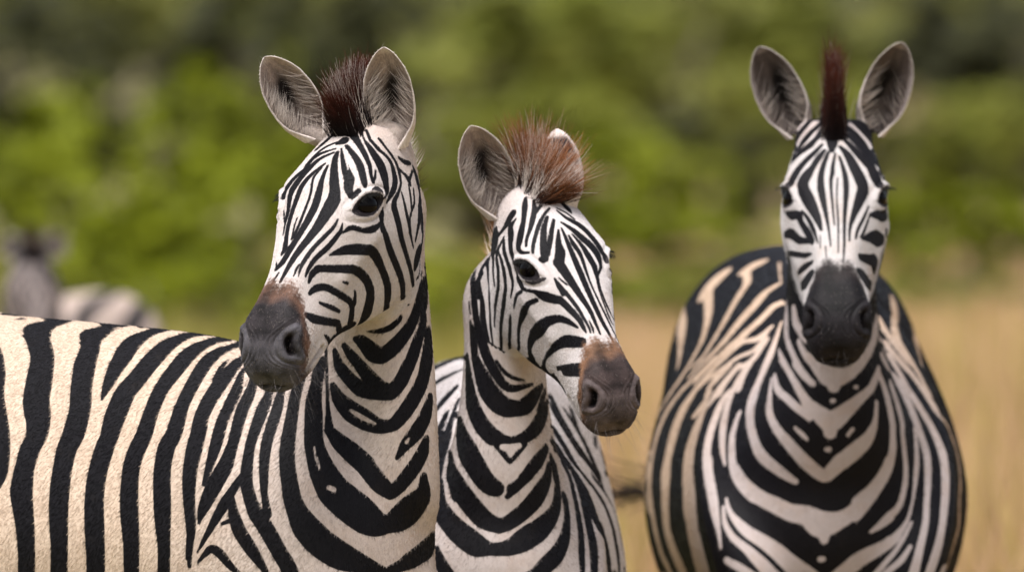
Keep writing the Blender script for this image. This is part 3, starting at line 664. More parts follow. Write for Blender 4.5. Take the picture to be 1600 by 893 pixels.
+ 184,403,841,156 183,388,853,169 181,376,866,192 179,367,880,220 178,365,885,250 176,362,904,308 173,359,917,306 169,349,939,257 167,345,946,66 164,192,960,62 162,194,966,237 154,207,987,208 143,222,1012,198 136,228,1025,180 133,229,1030,163 125,231,1042,159 114,230,1059,143 103,228,1074,134 96,229,1085,137 92,231,1091,133 89,234,1097,34 85,111,1106,32 83,102,1110,59
+ 199,507,836,89 198,493,848,107 197,487,855,120 197,484,861,130 196,481,875,146 195,484,886,159 193,492,906,203 188,499,934,229 187,500,941,232 185,499,948,224 181,492,961,189 177,481,974,156 172,467,986,123 166,445,999,88 152,387,1021,63 136,315,1042,67 132,298,1048,77 128,285,1055,99 124,278,1061,128 119,273,1067,150 115,271,1073,163 111,270,1079,167 92,280,1110,135 88,281,1116,121 84,282,1121,33 81,103,1131,31
+ 202,641,907,122 202,643,912,119 200,648,918,111 198,665,933,123 193,685,954,140 191,690,961,175 189,687,968,117 187,674,975,67 184,648,983,53 173,554,1004,54 161,481,1023,58 150,428,1038,61''',
 'ch': '''+ -10,-16,-13,141 -6,-23,-17,136 -6,-31,-23,124 -1,-32,-24,130 2,-9,-9,131 2,8,-1,126 2,26,5,113 4,67,11,84 5,93,14,42
+ 24,-40,-30,6 24,-32,-24,66 32,-40,-29,60 35,-38,-28,77 43,-30,-27,53 48,-22,-27,59 53,-15,-29,73 57,-10,-33,79 61,-7,-37,86 65,-4,-43,96 67,-6,-53,150 68,1,-55,41 68,43,-26,44 71,59,-23,71 72,70,-20,59
+ 10,-26,-20,37 14,-31,-23,76 21,-16,-15,51 27,-1,-9,59 32,9,-6,76 37,16,-5,90 42,23,-5,88 52,38,-8,99 61,55,-10,68 64,63,-11,46
+ 14,25,4,109 29,47,6,57 40,61,5,68 45,67,4,87 50,71,2,92 65,80,-7,87 70,83,-11,85 73,83,-16,80
+ 22,72,10,28 37,95,11,50 58,120,6,66 66,132,3,68 73,146,0,68 81,158,-5,69 84,164,-6,60
+ 18,89,13,31 28,109,13,52 36,126,13,50 40,134,12,54 51,152,8,88 57,166,4,90 57,174,3,89 56,182,1,90 49,202,0,95 34,245,-3,63 26,277,-6,25
+ 11,95,14,28 23,142,14,42 26,172,11,51 24,198,7,53 14,267,-3,23 10,316,-9,13
+ -1,99,14,17 4,134,15,29 5,152,14,34 8,178,11,25 3,268,-2,13
+ -8,108,14,22 -15,142,14,35 -18,162,13,42 -19,181,10,44 -18,209,6,38 -15,257,-1,27 -14,309,-8,21 -12,351,-13,11
+ -4,163,13,13 -2,210,7,13 -4,262,-1,16 -3,331,-10,11
+ -10,80,12,33 -22,101,13,62 -34,135,13,82 -46,167,8,94 -49,182,5,88 -46,196,3,86 -26,264,-4,30 -23,302,-9,16
+ -15,53,9,35 -40,93,10,74 -48,104,9,88 -59,116,5,110 -63,122,4,105 -66,129,3,95 -71,145,1,97 -73,152,-1,94 -76,158,-4,80 -78,164,-5,65
+ -13,36,6,47 -28,48,6,57 -42,65,4,76 -52,75,2,105 -66,86,-6,170 -70,89,-10,175 -75,89,-17,193 -79,93,-22,130 -80,105,-19,59 -82,128,-9,56 -85,133,-11,72
+ -14,1,-5,75 -25,18,0,86 -32,28,1,89 -42,40,0,86 -51,51,-3,77 -59,68,-5,63 -62,75,-6,73 -67,76,-10,66 -72,72,-18,62 -75,72,-24,73
+ -23,-36,-27,101 -28,-36,-26,108 -30,-32,-24,85 -37,-22,-22,80 -47,-9,-23,102 -56,3,-28,151 -60,6,-32,165 -64,7,-39,115 -68,2,-51,68 -69,42,-28,39 -70,59,-20,55 -72,75,-16,124 -74,70,-23,127 -77,87,-22,87 -78,85,-24,34 -79,116,-11,25
+ -34,-36,-27,98 -41,-33,-26,88 -42,-37,-28,120 -49,-37,-31,217 -53,-34,-31,202 -57,-27,-31,123 -61,-21,-34,137 -64,-18,-38,70 -69,-47,-72,218 -68,-6,-51,64 -68,0,-54,45 -68,38,-28,37
+ 87,195,-40,30 77,214,-29,67 71,219,-23,70 65,225,-19,61 63,230,-19,66 60,244,-21,51 49,272,-19,60 42,295,-18,49
+ 60,220,-12,18 50,241,-10,32 41,267,-10,35 36,286,-11,22 32,304,-13,14
+ 88,223,-66,57 79,236,-52,79 68,259,-43,69 62,269,-38,57 45,291,-21,35
+ 82,232,-101,45 78,264,-74,45 58,296,-49,42 51,305,-40,39 44,314,-29,22
+ 82,223,-121,100 80,220,-139,114 79,220,-149,129 76,223,-168,119 74,222,-179,87 70,252,-161,63 68,257,-164,149
+ 66,307,-81,35 57,315,-61,55 42,331,-33,34
+ 60,329,-92,72 58,336,-81,82 50,351,-56,126 45,356,-44,104 42,358,-37,65
+ -62,228,-16,36 -73,217,-26,72 -80,212,-33,83 -85,204,-40,84 -89,191,-47,88 -91,179,-53,53
+ -46,285,-20,25 -59,268,-33,73 -66,259,-42,104 -73,251,-51,122 -83,238,-65,75
+ -41,323,-29,56 -61,299,-58,86 -67,293,-66,109 -69,294,-72,126 -70,296,-77,114
+ -39,360,-30,67 -43,358,-39,110 -49,351,-54,130 -58,336,-81,87 -61,327,-94,72
+ -58,213,-9,18 -48,245,-10,26 -38,273,-10,26 -34,294,-12,19
+ -60,231,-15,16 -52,259,-18,25 -44,285,-17,24
+ -90,214,-65,40 -90,217,-67,44 -90,221,-72,26 -90,196,-108,26 -89,193,-120,53 -88,195,-126,65 -85,210,-124,85 -84,206,-137,55 -83,204,-149,99 -81,212,-149,98 -80,207,-162,94 -77,214,-170,113 -76,214,-177,110 -73,228,-178,35 -71,250,-158,21
+ 86,197,-133,14 86,179,-157,45 84,199,-148,26 81,209,-149,42 81,197,-170,61 77,221,-159,45 76,221,-170,47 74,217,-183,34 73,211,-193,25
+ 28,289,-8,10 28,317,-13,10
+ 19,315,-10,10 18,345,-13,10''',
 'cb': '''- -234,1144,1276,88 -236,1128,1269,88 -237,1115,1263,135 -239,1096,1255,169 -238,1048,1242,200 -240,960,1217,144 -243,913,1204,105 -246,868,1190,73 -249,835,1177,45
- -176,1029,1328,362 -181,1030,1324,395 -186,1031,1318,398 -191,1022,1311,219 -192,1002,1305,143 -193,914,1285,128 -195,840,1266,123 -200,774,1248,118 -205,736,1236,126 -207,721,1231,144 -210,708,1224,175 -214,700,1217,215 -218,696,1210,234 -222,695,1203,231 -228,695,1191,213 -236,702,1178,172 -244,718,1164,126 -253,742,1151,102 -274,814,1114,69 -278,834,1106,51 -281,860,1099,116 -282,838,1095,26 -282,820,1092,26
- -107,929,1358,230 -112,928,1356,269 -119,926,1352,267 -125,917,1347,128 -126,891,1342,89 -126,852,1336,85 -127,812,1330,94 -130,783,1324,123 -134,760,1318,148 -147,696,1302,156 -158,644,1286,158 -169,600,1268,169 -176,579,1257,199 -183,568,1245,228 -190,562,1235,239 -197,561,1223,214 -201,562,1216,188 -205,565,1210,144 -210,573,1204,97 -214,587,1198,71 -228,641,1182,53
- -87,460,1329,166 -97,462,1323,279 -104,458,1318,273 -108,452,1314,232 -117,437,1304,249 -122,431,1299,272 -131,425,1289,321 -140,423,1279,335 -149,424,1269,329 -157,424,1258,302 -166,428,1246,247 -170,432,1241,211 -179,444,1230,159 -188,461,1220,122 -196,483,1210,95 -217,555,1186,65 -234,619,1166,44
- -75,45,1309,24 -73,338,1302,30 -81,344,1301,84 -90,348,1298,116 -98,343,1291,112 -107,336,1281,122 -117,332,1271,141 -123,331,1266,147 -135,333,1256,152 -146,336,1245,197 -150,339,1241,189 -155,343,1237,166 -166,360,1228,137 -186,402,1208,103 -199,436,1193,89 -224,513,1161,76
- -96,286,1264,50 -106,280,1255,77 -112,278,1249,97 -119,279,1245,101 -125,284,1242,76 -138,303,1239,58 -145,313,1236,66 -167,338,1217,104 -177,355,1207,105 -188,376,1196,102 -201,409,1181,110 -220,456,1154,128
- -99,284,1261,42 -110,266,1245,52 -120,255,1232,71 -125,253,1226,82 -131,254,1222,76 -137,260,1219,62 -150,277,1213,59 -162,292,1205,81 -178,311,1190,119 -186,325,1180,144 -192,333,1173,167 -202,345,1155,188
- -105,257,1243,67 -121,234,1219,89 -131,227,1208,112 -137,229,1203,97 -143,235,1200,75 -149,243,1197,74 -155,249,1194,87 -159,252,1189,103 -169,256,1179,126 -176,257,1169,138 -181,254,1162,128 -185,246,1152,107
- -77,284,1272,43 -89,235,1240,72 -110,168,1196,110 -118,143,1176,140 -124,129,1163,176 -132,104,1139,199 -136,76,1114,158 -136,59,1100,132 -133,45,1086,122 -129,36,1073,119 -121,25,1056,121 -108,14,1042,112 -92,6,1030,101 -81,2,1022,89 -62,-1,1010,57
- -119,235,1221,78 -142,212,1189,85 -148,199,1176,76 -153,183,1160,78
- -69,861,1363,26 -71,738,1352,23 -75,481,1337,20
- -76,53,1308,81 -77,43,1286,136 -77,24,1256,87 -73,13,1242,69 -65,-4,1222,63 -56,-17,1202,69 -43,-27,1185,61 -36,-30,1177,54 -32,-30,1175,43
- -90,51,1232,35 -86,31,1221,63 -78,10,1206,62 -68,-9,1185,64 -61,-17,1172,60 -55,-23,1160,53
- -65,10,1301,77 -62,2,1281,94 -60,-3,1274,91 -52,-14,1260,77 -44,-22,1250,69
- -57,-10,1247,46 -47,-22,1226,68 -33,-29,1212,91 -24,-31,1203,118 -9,-32,1190,171 -4,-33,1188,178 3,-32,1187,174 10,-32,1187,161 23,-30,1191,128 35,-28,1198,107 46,-23,1207,89 55,-16,1217,79 62,-7,1227,75 67,2,1238,76 69,7,1245,82 73,21,1270,89
- 2,-32,1188,162 2,-32,1172,116
- -63,-10,1209,72 -56,-18,1199,70 -47,-25,1188,64 -33,-30,1176,49
- -86,28,1216,66 -80,13,1207,64 -73,-1,1195,65 -63,-15,1177,71 -52,-25,1158,79 -43,-29,1144,95 -34,-30,1135,115 -9,-30,1114,176 -4,-30,1112,180 2,-30,1114,177 8,-30,1118,168 31,-29,1137,121 42,-26,1147,100 54,-21,1157,86 64,-13,1166,81 68,-9,1172,81 76,4,1190,71 79,11,1200,61
- -4,-30,1112,162 -4,-28,1093,114
- -97,33,1186,64 -94,21,1173,78 -92,13,1165,78 -85,2,1157,73 -76,-9,1150,75 -60,-23,1135,74 -48,-28,1126,69 -39,-29,1118,63
- -4,-33,1185,140 0,-32,1166,49
- -1,-32,1147,41 2,-32,1147,41
- 38,-27,1170,35 41,-26,1170,35
- -9,-22,1065,50 -6,-22,1065,50
- -63,-21,1101,32 -52,-24,1091,45 -43,-24,1082,31
- 26,-25,1089,36 34,-25,1099,36
- -102,42,1181,46 -105,28,1155,72 -106,19,1130,89 -101,9,1112,86 -88,-4,1091,97 -76,-12,1077,110 -63,-15,1062,114 -40,-13,1038,120 -18,-9,1021,114 -11,-9,1020,115 -7,-10,1022,118 13,-15,1042,148 24,-16,1050,153 45,-17,1068,146 58,-16,1080,126 67,-13,1096,94 73,-10,1114,57 75,-6,1144,43
- -154,128,1121,61 -164,116,1093,90 -167,108,1079,92 -167,86,1046,98 -164,70,1025,93 -155,53,1007,100 -140,37,991,111 -129,29,983,115 -108,18,975,104
- 98,18,1043,118 85,14,1017,103 77,11,1005,104 62,7,989,118 43,3,975,104
- -245,627,1144,85 -257,672,1126,96 -262,690,1118,109 -266,704,1110,130 -269,713,1104,155 -275,727,1092,192 -283,740,1073,241 -285,742,1065,255 -287,742,1058,251 -291,737,1044,225 -295,728,1023,207 -297,718,1009,191 -299,706,994,193 -300,700,986,208 -300,695,977,233 -300,694,968,248 -301,694,960,247 -301,699,947,224
- -220,456,1154,150 -235,491,1130,214 -245,515,1109,294 -252,528,1095,370 -255,532,1088,418 -257,534,1081,452 -259,535,1075,455 -264,532,1055,422 -269,533,1037,393 -270,531,1030,366 -271,527,1022,343 -273,518,1008,333 -274,509,991,357 -274,506,982,372 -275,505,966,378 -276,508,955,361
- -157,255,1193,133 -187,260,1155,177 -192,262,1150,198 -196,265,1144,203 -200,270,1138,162 -203,280,1132,131 -207,295,1125,144 -210,305,1118,192 -216,316,1105,264 -222,324,1091,311 -229,332,1069,383 -235,338,1050,416 -236,340,1044,442 -237,338,1037,429 -239,330,1023,382 -239,313,999,401 -239,303,982,436 -239,298,964,473
- -200,312,1148,96 -218,357,1121,106 -226,387,1109,66 -229,398,1106,46
- -158,199,1162,84 -167,208,1156,90 -172,214,1151,107 -177,216,1145,123 -180,214,1140,122 -186,209,1129,120 -199,185,1096,113 -207,162,1069,104 -210,138,1044,101 -207,98,1008,99 -199,63,973,85
- -142,222,1194,92 -155,211,1174,113 -161,204,1161,115 -170,192,1142,116 -174,182,1129,110 -180,158,1103,112 -182,140,1083,93 -182,115,1056,65 -179,94,1035,30
- -296,758,1034,30 -300,825,1026,56 -301,806,1021,66 -301,791,1014,79 -303,765,999,91 -304,756,992,59 -307,799,982,61 -307,792,973,131 -308,796,964,48 -305,745,958,43 -306,751,950,90 -306,769,933,79
- -193,434,1205,81 -204,469,1192,73 -219,519,1175,68 -242,615,1147,66
- -178,317,1192,76 -196,368,1178,61 -220,456,1154,85
- -168,293,1198,118 -181,305,1182,125 -189,317,1172,110
- -301,743,1002,129 -301,724,993,158 -301,705,978,191 -299,681,956,214 -297,663,936,232 -292,648,908,239 -287,637,885,239 -283,630,871,229 -279,619,857,199 -273,604,844,186 -267,590,832,208 -265,586,827,233 -259,581,814,254 -254,580,802,255 -249,583,790,242
- -277,547,1010,243 -277,534,1000,259 -276,520,986,290 -276,509,970,326 -276,507,963,344 -275,505,949,344 -274,509,920,331 -272,506,906,319 -268,498,891,298 -255,475,857,311 -250,465,844,332 -245,460,833,371 -241,458,825,380 -237,458,815,378 -229,462,796,355
- -238,325,1018,448 -239,323,1015,401 -238,309,1000,376 -237,292,980,417 -236,282,965,452 -234,274,944,495 -232,271,917,518 -228,265,896,521 -225,260,882,563 -223,258,875,588 -219,258,861,614 -216,261,848,606 -213,267,834,548 -210,277,822,452 -208,286,815,399 -204,306,802,326
- -207,130,1039,110 -207,111,1021,100 -202,76,987,105 -198,54,961,95 -192,33,929,54 -190,27,916,42 -188,20,897,33
- -161,68,1028,91 -156,58,1017,109 -148,46,1004,123 -134,33,991,127 -117,22,979,132 -97,13,970,143 -70,5,957,156 -43,1,952,179 -25,0,940,228 -19,0,938,233 -4,0,939,199 11,1,944,155 22,1,949,139 38,3,960,129 55,6,979,127 82,12,1011,118 95,16,1043,83
- -16,0,936,216 -13,2,911,76
- -178,53,979,25 -173,39,960,41 -166,30,948,58 -153,19,934,92 -138,13,921,112 -115,10,907,126 -92,11,890,145 -73,14,873,155 -48,19,853,188 -17,27,829,196
- -183,47,966,26 -181,30,940,45 -172,17,921,58 -163,10,911,66 -152,5,902,72 -141,1,893,85 -131,-2,883,104 -116,-2,868,123 -107,0,859,122 -93,7,845,120 -75,23,826,115
- -178,10,876,65 -169,3,871,70 -157,-2,865,77 -141,-7,855,76 -125,-6,844,76 -108,0,833,76
- 65,10,924,25 82,14,935,64 98,20,948,78
- -16,27,829,113 8,19,849,110 38,14,873,122 57,14,885,113 87,17,902,76 98,18,910,70
- -20,9,878,51 -15,8,878,51
- 137,1026,1297,92 136,929,1285,103 134,866,1278,97 130,734,1274,91 120,453,1273,84 119,399,1267,93 119,354,1254,120 120,337,1248,137 122,324,1241,156 124,317,1236,188 127,313,1230,211 130,309,1225,221 141,302,1208,208 153,298,1190,181 160,292,1178,154 172,275,1154,142
- 171,1031,1240,41 176,1069,1235,49 179,1094,1231,119 177,1021,1227,94 171,857,1224,94 164,638,1222,85 162,524,1218,70 163,469,1212,61 163,433,1206,58 166,396,1195,46
- 89,342,1279,72 96,319,1264,101 103,305,1252,121 115,289,1234,117 123,284,1223,134 134,281,1209,156
- 82,40,1251,59 85,53,1247,41 96,262,1237,44 101,258,1232,123 106,254,1226,137 115,249,1216,153 125,246,1205,171 133,246,1195,173 151,250,1175,183 170,247,1147,175 185,245,1125,225 189,246,1119,198 193,254,1112,56 203,384,1101,54 211,437,1089,78 215,458,1082,109 218,462,1075,145 220,470,1069,114 226,494,1055,125 229,503,1047,161 231,506,1039,203 232,505,1033,194 234,496,1019,157 235,475,999,119 235,466,992,106 234,444,979,102 232,425,966,133 232,420,959,171 231,420,952,175 232,424,945,153 232,435,931,160 232,439,924,193 231,440,917,199 230,435,910,162 228,427,904,134 225,417,897,119 220,393,884,116 209,349,857,133 206,340,851,45 193,57,857,44 191,53,852,177 189,49,844,187 187,48,839,161 185,47,834,165 179,46,815,132
- 88,49,1232,50 92,68,1227,37 101,228,1217,37 106,222,1211,91 111,216,1204,93 118,204,1192,96 127,187,1174,115 133,177,1163,140 137,174,1157,156 145,171,1145,175 152,170,1133,184 166,170,1111,183 174,169,1096,159 184,160,1073,138 190,152,1059,130 192,147,1052,123 194,136,1039,112 196,118,1019,100 195,86,986,90 192,64,960,84 187,42,927,81 181,28,900,96 170,15,866,98 161,12,841,96 153,16,817,94
- 85,30,1221,74 91,43,1210,99 96,55,1203,86 101,82,1195,55 108,168,1185,60 112,163,1179,156 116,158,1172,164 129,141,1147,154 140,125,1121,159 151,115,1093,142 160,109,1068,137 163,105,1054,124 165,94,1034,97 164,72,1000,71 162,54,974,59 160,38,947,59 157,27,928,62 152,16,908,67 145,6,880,77 138,2,854,91 133,4,835,91 128,9,816,91
- 79,9,1195,64 90,17,1165,83 98,19,1135,89 103,21,1105,82 103,20,1090,81 103,21,1065,91 97,19,1039,109 89,15,1021,119 67,9,990,130 38,3,957,156
- 101,44,1172,99 112,49,1140,126 120,50,1113,107 121,48,1101,89 121,44,1089,76 126,45,1042,63 126,44,1027,62 125,40,1007,59 120,32,982,57 112,26,964,57 93,18,946,73 67,11,924,25
- 77,37,1284,87 76,33,1279,105 75,23,1264,106 69,5,1243,89 62,-7,1231,80 57,-13,1224,78 51,-19,1218,78 42,-24,1209,80
- 251,706,1007,28 251,673,998,35 254,713,990,36 255,703,983,78 256,712,975,31 254,661,969,30 254,669,961,65 255,670,954,77 254,670,945,75 254,674,937,60 254,683,929,41 252,651,925,38 252,680,913,31
- 143,100,1094,54 145,85,1069,71 146,74,1047,71 145,64,1027,68 141,50,995,38 138,42,976,26 131,31,950,31 123,25,934,42 111,20,918,69 101,18,908,89 68,16,888,114 44,15,873,122 17,19,849,139 -7,28,827,141
- 136,29,940,24 122,18,914,37 111,14,897,42 103,13,886,45 84,17,864,49 59,29,834,50
- 133,12,900,36 123,8,884,52 115,7,874,58 95,12,857,56 71,25,836,54''',
}
def unpack(txt, grow=(.09, .12)):
    """strokes of the coat pattern: x, y, z, half width in mm, in head space or from the zebra's ground point"""
    out = []
    for ln in txt.strip().splitlines():
        sg = 1 if ln[0] == '+' else -1
        S = np.array([[float(q) for q in p.split(',')] for p in ln[2:].split()]); S[:, 3] *= .1
        if len(S) > 2: S = crom(S, 3)
        S[:, 3] *= 1 + (grow[0] if sg > 0 else grow[1])
        out.append((sg, S))
    return out

def paint_stripes(P, strokes, base, near=None):
    """stroke after stroke, dark (+) or pale (-), on points P (mm); signed distance to the nearest edge, dark positive"""
    f = np.full(len(P), float(base))
    for sg, S in strokes:
        r = S[:, 3].max() + 30
        lo = S[:, :3].min(0) - r; hi = S[:, :3].max(0) + r
        idx = np.nonzero(np.all((P > lo) & (P < hi), axis=1))[0]
        if len(idx) == 0: continue
        p = P[idx]; g = np.full(len(idx), -40.0)
        for a, b in zip(S[:-1], S[1:]):
            d, t = seg_dist(p, a[:3], b[:3])
            g = np.maximum(g, a[3] + t * (b[3] - a[3]) - d)
        f[idx] = np.maximum(f[idx], g) if sg > 0 else np.minimum(f[idx], -g)
        if near is not None: near[idx] = np.minimum(near[idx], -g)
    return f

def wob(P, k, seed=0.0):
    """cheap smooth wobble of points, about -1..1"""
    x, y, z = P[:, 0] * k + seed, P[:, 1] * k + seed * 1.7, P[:, 2] * k - seed
    return (np.sin(x + 1.3 * np.sin(y)) + np.sin(1.7 * y + 1.1 * np.sin(z * 1.3)) + np.sin(1.3 * z + 1.9 * np.sin(x * .7))) / 3

# ------------------------------------------------------------------ materials
def mat(name):
    m = bpy.data.materials.new(name)
    m.use_nodes = True
    return m, m.node_tree.nodes, m.node_tree.links, m.node_tree.nodes['Principled BSDF']

def math_node(N, L, op, a, b=None, clamp=False):
    n = N.new('ShaderNodeMath'); n.operation = op; n.use_clamp = clamp
    for i, v in enumerate((a, b)):
        if v is None: continue
        if isinstance(v, (int, float)): n.inputs[i].default_value = v
        else: L.new(v, n.inputs[i])
    return n.outputs[0]

def mix_col(N, L, f, a, b, mode='MIX'):
    n = N.new('ShaderNodeMix'); n.data_type = 'RGBA'; n.blend_type = mode
    for i, v in ((0, f), (6, a), (7, b)):
        if isinstance(v, (int, float)): n.inputs[i].default_value = v
        elif isinstance(v, tuple): n.inputs[i].default_value = v if len(v) == 4 else v + (1,)
        else: L.new(v, n.inputs[i])
    return n.outputs[2]

def noise(N, L, vec, scale, detail=2.0, rough=0.5):
    n = N.new('ShaderNodeTexNoise'); n.inputs['Scale'].default_value = scale
    n.inputs['Detail'].default_value = detail; n.inputs['Roughness'].default_value = rough
    L.new(vec, n.inputs['Vector'])
    return n.outputs['Fac']

def attr_node(N, name):
    n = N.new('ShaderNodeAttribute'); n.attribute_type = 'GEOMETRY'; n.attribute_name = name
    return n

def ramp(N, L, f, a, b):
    n = N.new('ShaderNodeMapRange'); n.interpolation_type = 'SMOOTHSTEP'
    n.inputs['From Min'].default_value = a; n.inputs['From Max'].default_value = b
    L.new(f, n.inputs['Value'])
    return n.outputs['Result']

def coat_material(name, soft=0.0010):
    m, N, L, B = mat(name)
    tc = N.new('ShaderNodeTexCoord').outputs['Object']
    st = attr_node(N, 'stripe').outputs['Fac']
    pale = attr_node(N, 'pale').outputs['Color']
    tint = attr_node(N, 'tint').outputs['Color']
    pa = attr_node(N, 'paint').outputs['Fac']
    hair = attr_node(N, 'fur').outputs['Vector']                      # object space stretched along the lie of the coat
    e1 = noise(N, L, tc, 170, 3, .6)
    e2 = noise(N, L, hair, 1.0, 3, .6)
    w = math_node(N, L, 'ADD', math_node(N, L, 'MULTIPLY', math_node(N, L, 'SUBTRACT', e1, .5), .0016), math_node(N, L, 'MULTIPLY', math_node(N, L, 'SUBTRACT', e2, .5), .0020))
    f = ramp(N, L, math_node(N, L, 'ADD', st, w), -soft, soft)
    # pale hair: mottled; dark hair: black with a brown cast in places
    m1 = noise(N, L, tc, 22, 4, .6)
    m2 = noise(N, L, tc, 420, 2, .7)
    pv = mix_col(N, L, math_node(N, L, 'MULTIPLY', ramp(N, L, m1, .42, .75), .35), pale, (.36, .25, .18))
    pv = mix_col(N, L, ramp(N, L, e2, .30, .62), mix_col(N, L, .40, pv, (.20, .15, .125), 'MULTIPLY'), pv)
    pv = mix_col(N, L, math_node(N, L, 'MULTIPLY', ramp(N, L, m2, .62, .72), .40), pv, (.10, .075, .07))
    dk = mix_col(N, L, ramp(N, L, m1, .55, .8), (.0028, .0024, .0038), (.007, .005, .0045))
    dk = mix_col(N, L, ramp(N, L, e2, .45, .75), dk, (.008, .007, .0095))
    c = mix_col(N, L, f, pv, dk)
    tv = mix_col(N, L, ramp(N, L, e2, .3, .7), mix_col(N, L, .6, tint, (.45, .42, .42), 'MULTIPLY'), tint)
    c = mix_col(N, L, pa, c, tv)
    L.new(c, B.inputs['Base Color'])
    B.inputs['Roughness'].default_value = .62
    B.inputs['Specular IOR Level'].default_value = .13
    B.inputs['Sheen Weight'].default_value = .0
    B.inputs['Sheen Roughness'].default_value = .4
    B.inputs['Sheen Tint'].default_value = (.9, .9, 1, 1)
    wr = N.new('ShaderNodeTexVoronoi'); wr.feature = 'DISTANCE_TO_EDGE'; wr.inputs['Scale'].default_value = 95
    wv = N.new('ShaderNodeVectorMath'); wv.operation = 'ADD'; L.new(tc, wv.inputs[0])
    nz = N.new('ShaderNodeTexNoise'); nz.inputs['Scale'].default_value = 30; L.new(tc, nz.inputs['Vector'])
    sc = N.new('ShaderNodeVectorMath'); sc.operation = 'SCALE'; sc.inputs['Scale'].default_value = .02; L.new(nz.outputs['Color'], sc.inputs[0])
    L.new(sc.outputs[0], wv.inputs[1]); L.new(wv.outputs[0], wr.inputs['Vector'])
    crack = math_node(N, L, 'MULTIPLY', math_node(N, L, 'MULTIPLY', ramp(N, L, wr.outputs['Distance'], 0, .12), pa), 1.6)
    bp = N.new('ShaderNodeBump'); bp.inputs['Strength'].default_value = .14; bp.inputs['Distance'].default_value = .0022
    h = math_node(N, L, 'ADD', math_node(N, L, 'MULTIPLY', e2, 1.0), math_node(N, L, 'MULTIPLY', m1, .9))
    h = math_node(N, L, 'ADD', h, crack)
    L.new(h, bp.inputs['Height'])
    L.new(bp.outputs['Normal'], B.inputs['Normal'])
    return m

def hair_material(name, rough=.5, spec=.3):
    m, N, L, B = mat(name)
    L.new(attr_node(N, 'col').outputs['Color'], B.inputs['Base Color'])
    B.inputs['Roughness'].default_value = rough
    B.inputs['Specular IOR Level'].default_value = spec
    return m

MAT_COAT = coat_material('zebra_coat')
MAT_HAIR = hair_material('mane_hair', .55, .10)
MAT_FUR = hair_material('short_fur', .5, .15)
def eye_material():
    m, N, L, B = mat('wet_eye')
    tc = N.new('ShaderNodeTexCoord').outputs['Object']
    f = noise(N, L, tc, 60, 2)
    L.new(mix_col(N, L, f, (.002, .0015, .002), (.005, .003, .0025)), B.inputs['Base Color'])
    B.inputs['Roughness'].default_value = .10
    B.inputs['Specular IOR Level'].default_value = .10
    B.inputs['Coat Weight'].default_value = .0
    B.inputs['Coat Roughness'].default_value = .03
    return m
MAT_EYE = eye_material()

# ------------------------------------------------------------------ hair strands as fine tapering tubes
def strands_mesh(name, root, direc, length, bend, rad, col0, col1, segs=4, tip=0.15, power=1.3):
    """root, direc, bend (n,3); length, rad (n,); col0 root colour, col1 tip colour (n,3)"""
    n = len(root)
    d = nrm(direc)
    s = nrm(np.cross(d, np.array([.31, .77, .55])[None])); t = np.cross(d, s)
    k = np.linspace(0, 1, segs + 1)
    V = np.empty((n, segs + 1, 3, 3)); Cc = np.empty((n, segs + 1, 3, 3))
    for i, u in enumerate(k):
        c = root + d * (length * u)[:, None] + bend * (length * u * u)[:, None]
        r = rad * (1 - (1 - tip) * u)
        for j in range(3):
            a = j * 2.0944
            V[:, i, j] = c + (s * math.cos(a) + t * math.sin(a)) * r[:, None]
            Cc[:, i, j] = col0 + (col1 - col0) * (u ** power)
    base = (np.arange(n) * (segs + 1) * 3)[:, None, None, None]
    i = np.arange(segs)[None, :, None, None] * 3
    j = np.arange(3)[None, None, :, None]; j2 = (j + 1) % 3
    Q = np.concatenate([base + i + j, base + i + j2, base + i + 3 + j2, base + i + 3 + j], 3).reshape(-1, 4)
    me = fast_mesh(name, V.reshape(-1, 3), Q)
    attr(me, 'col', Cc.reshape(-1, 3), 'FLOAT_COLOR')
    return me

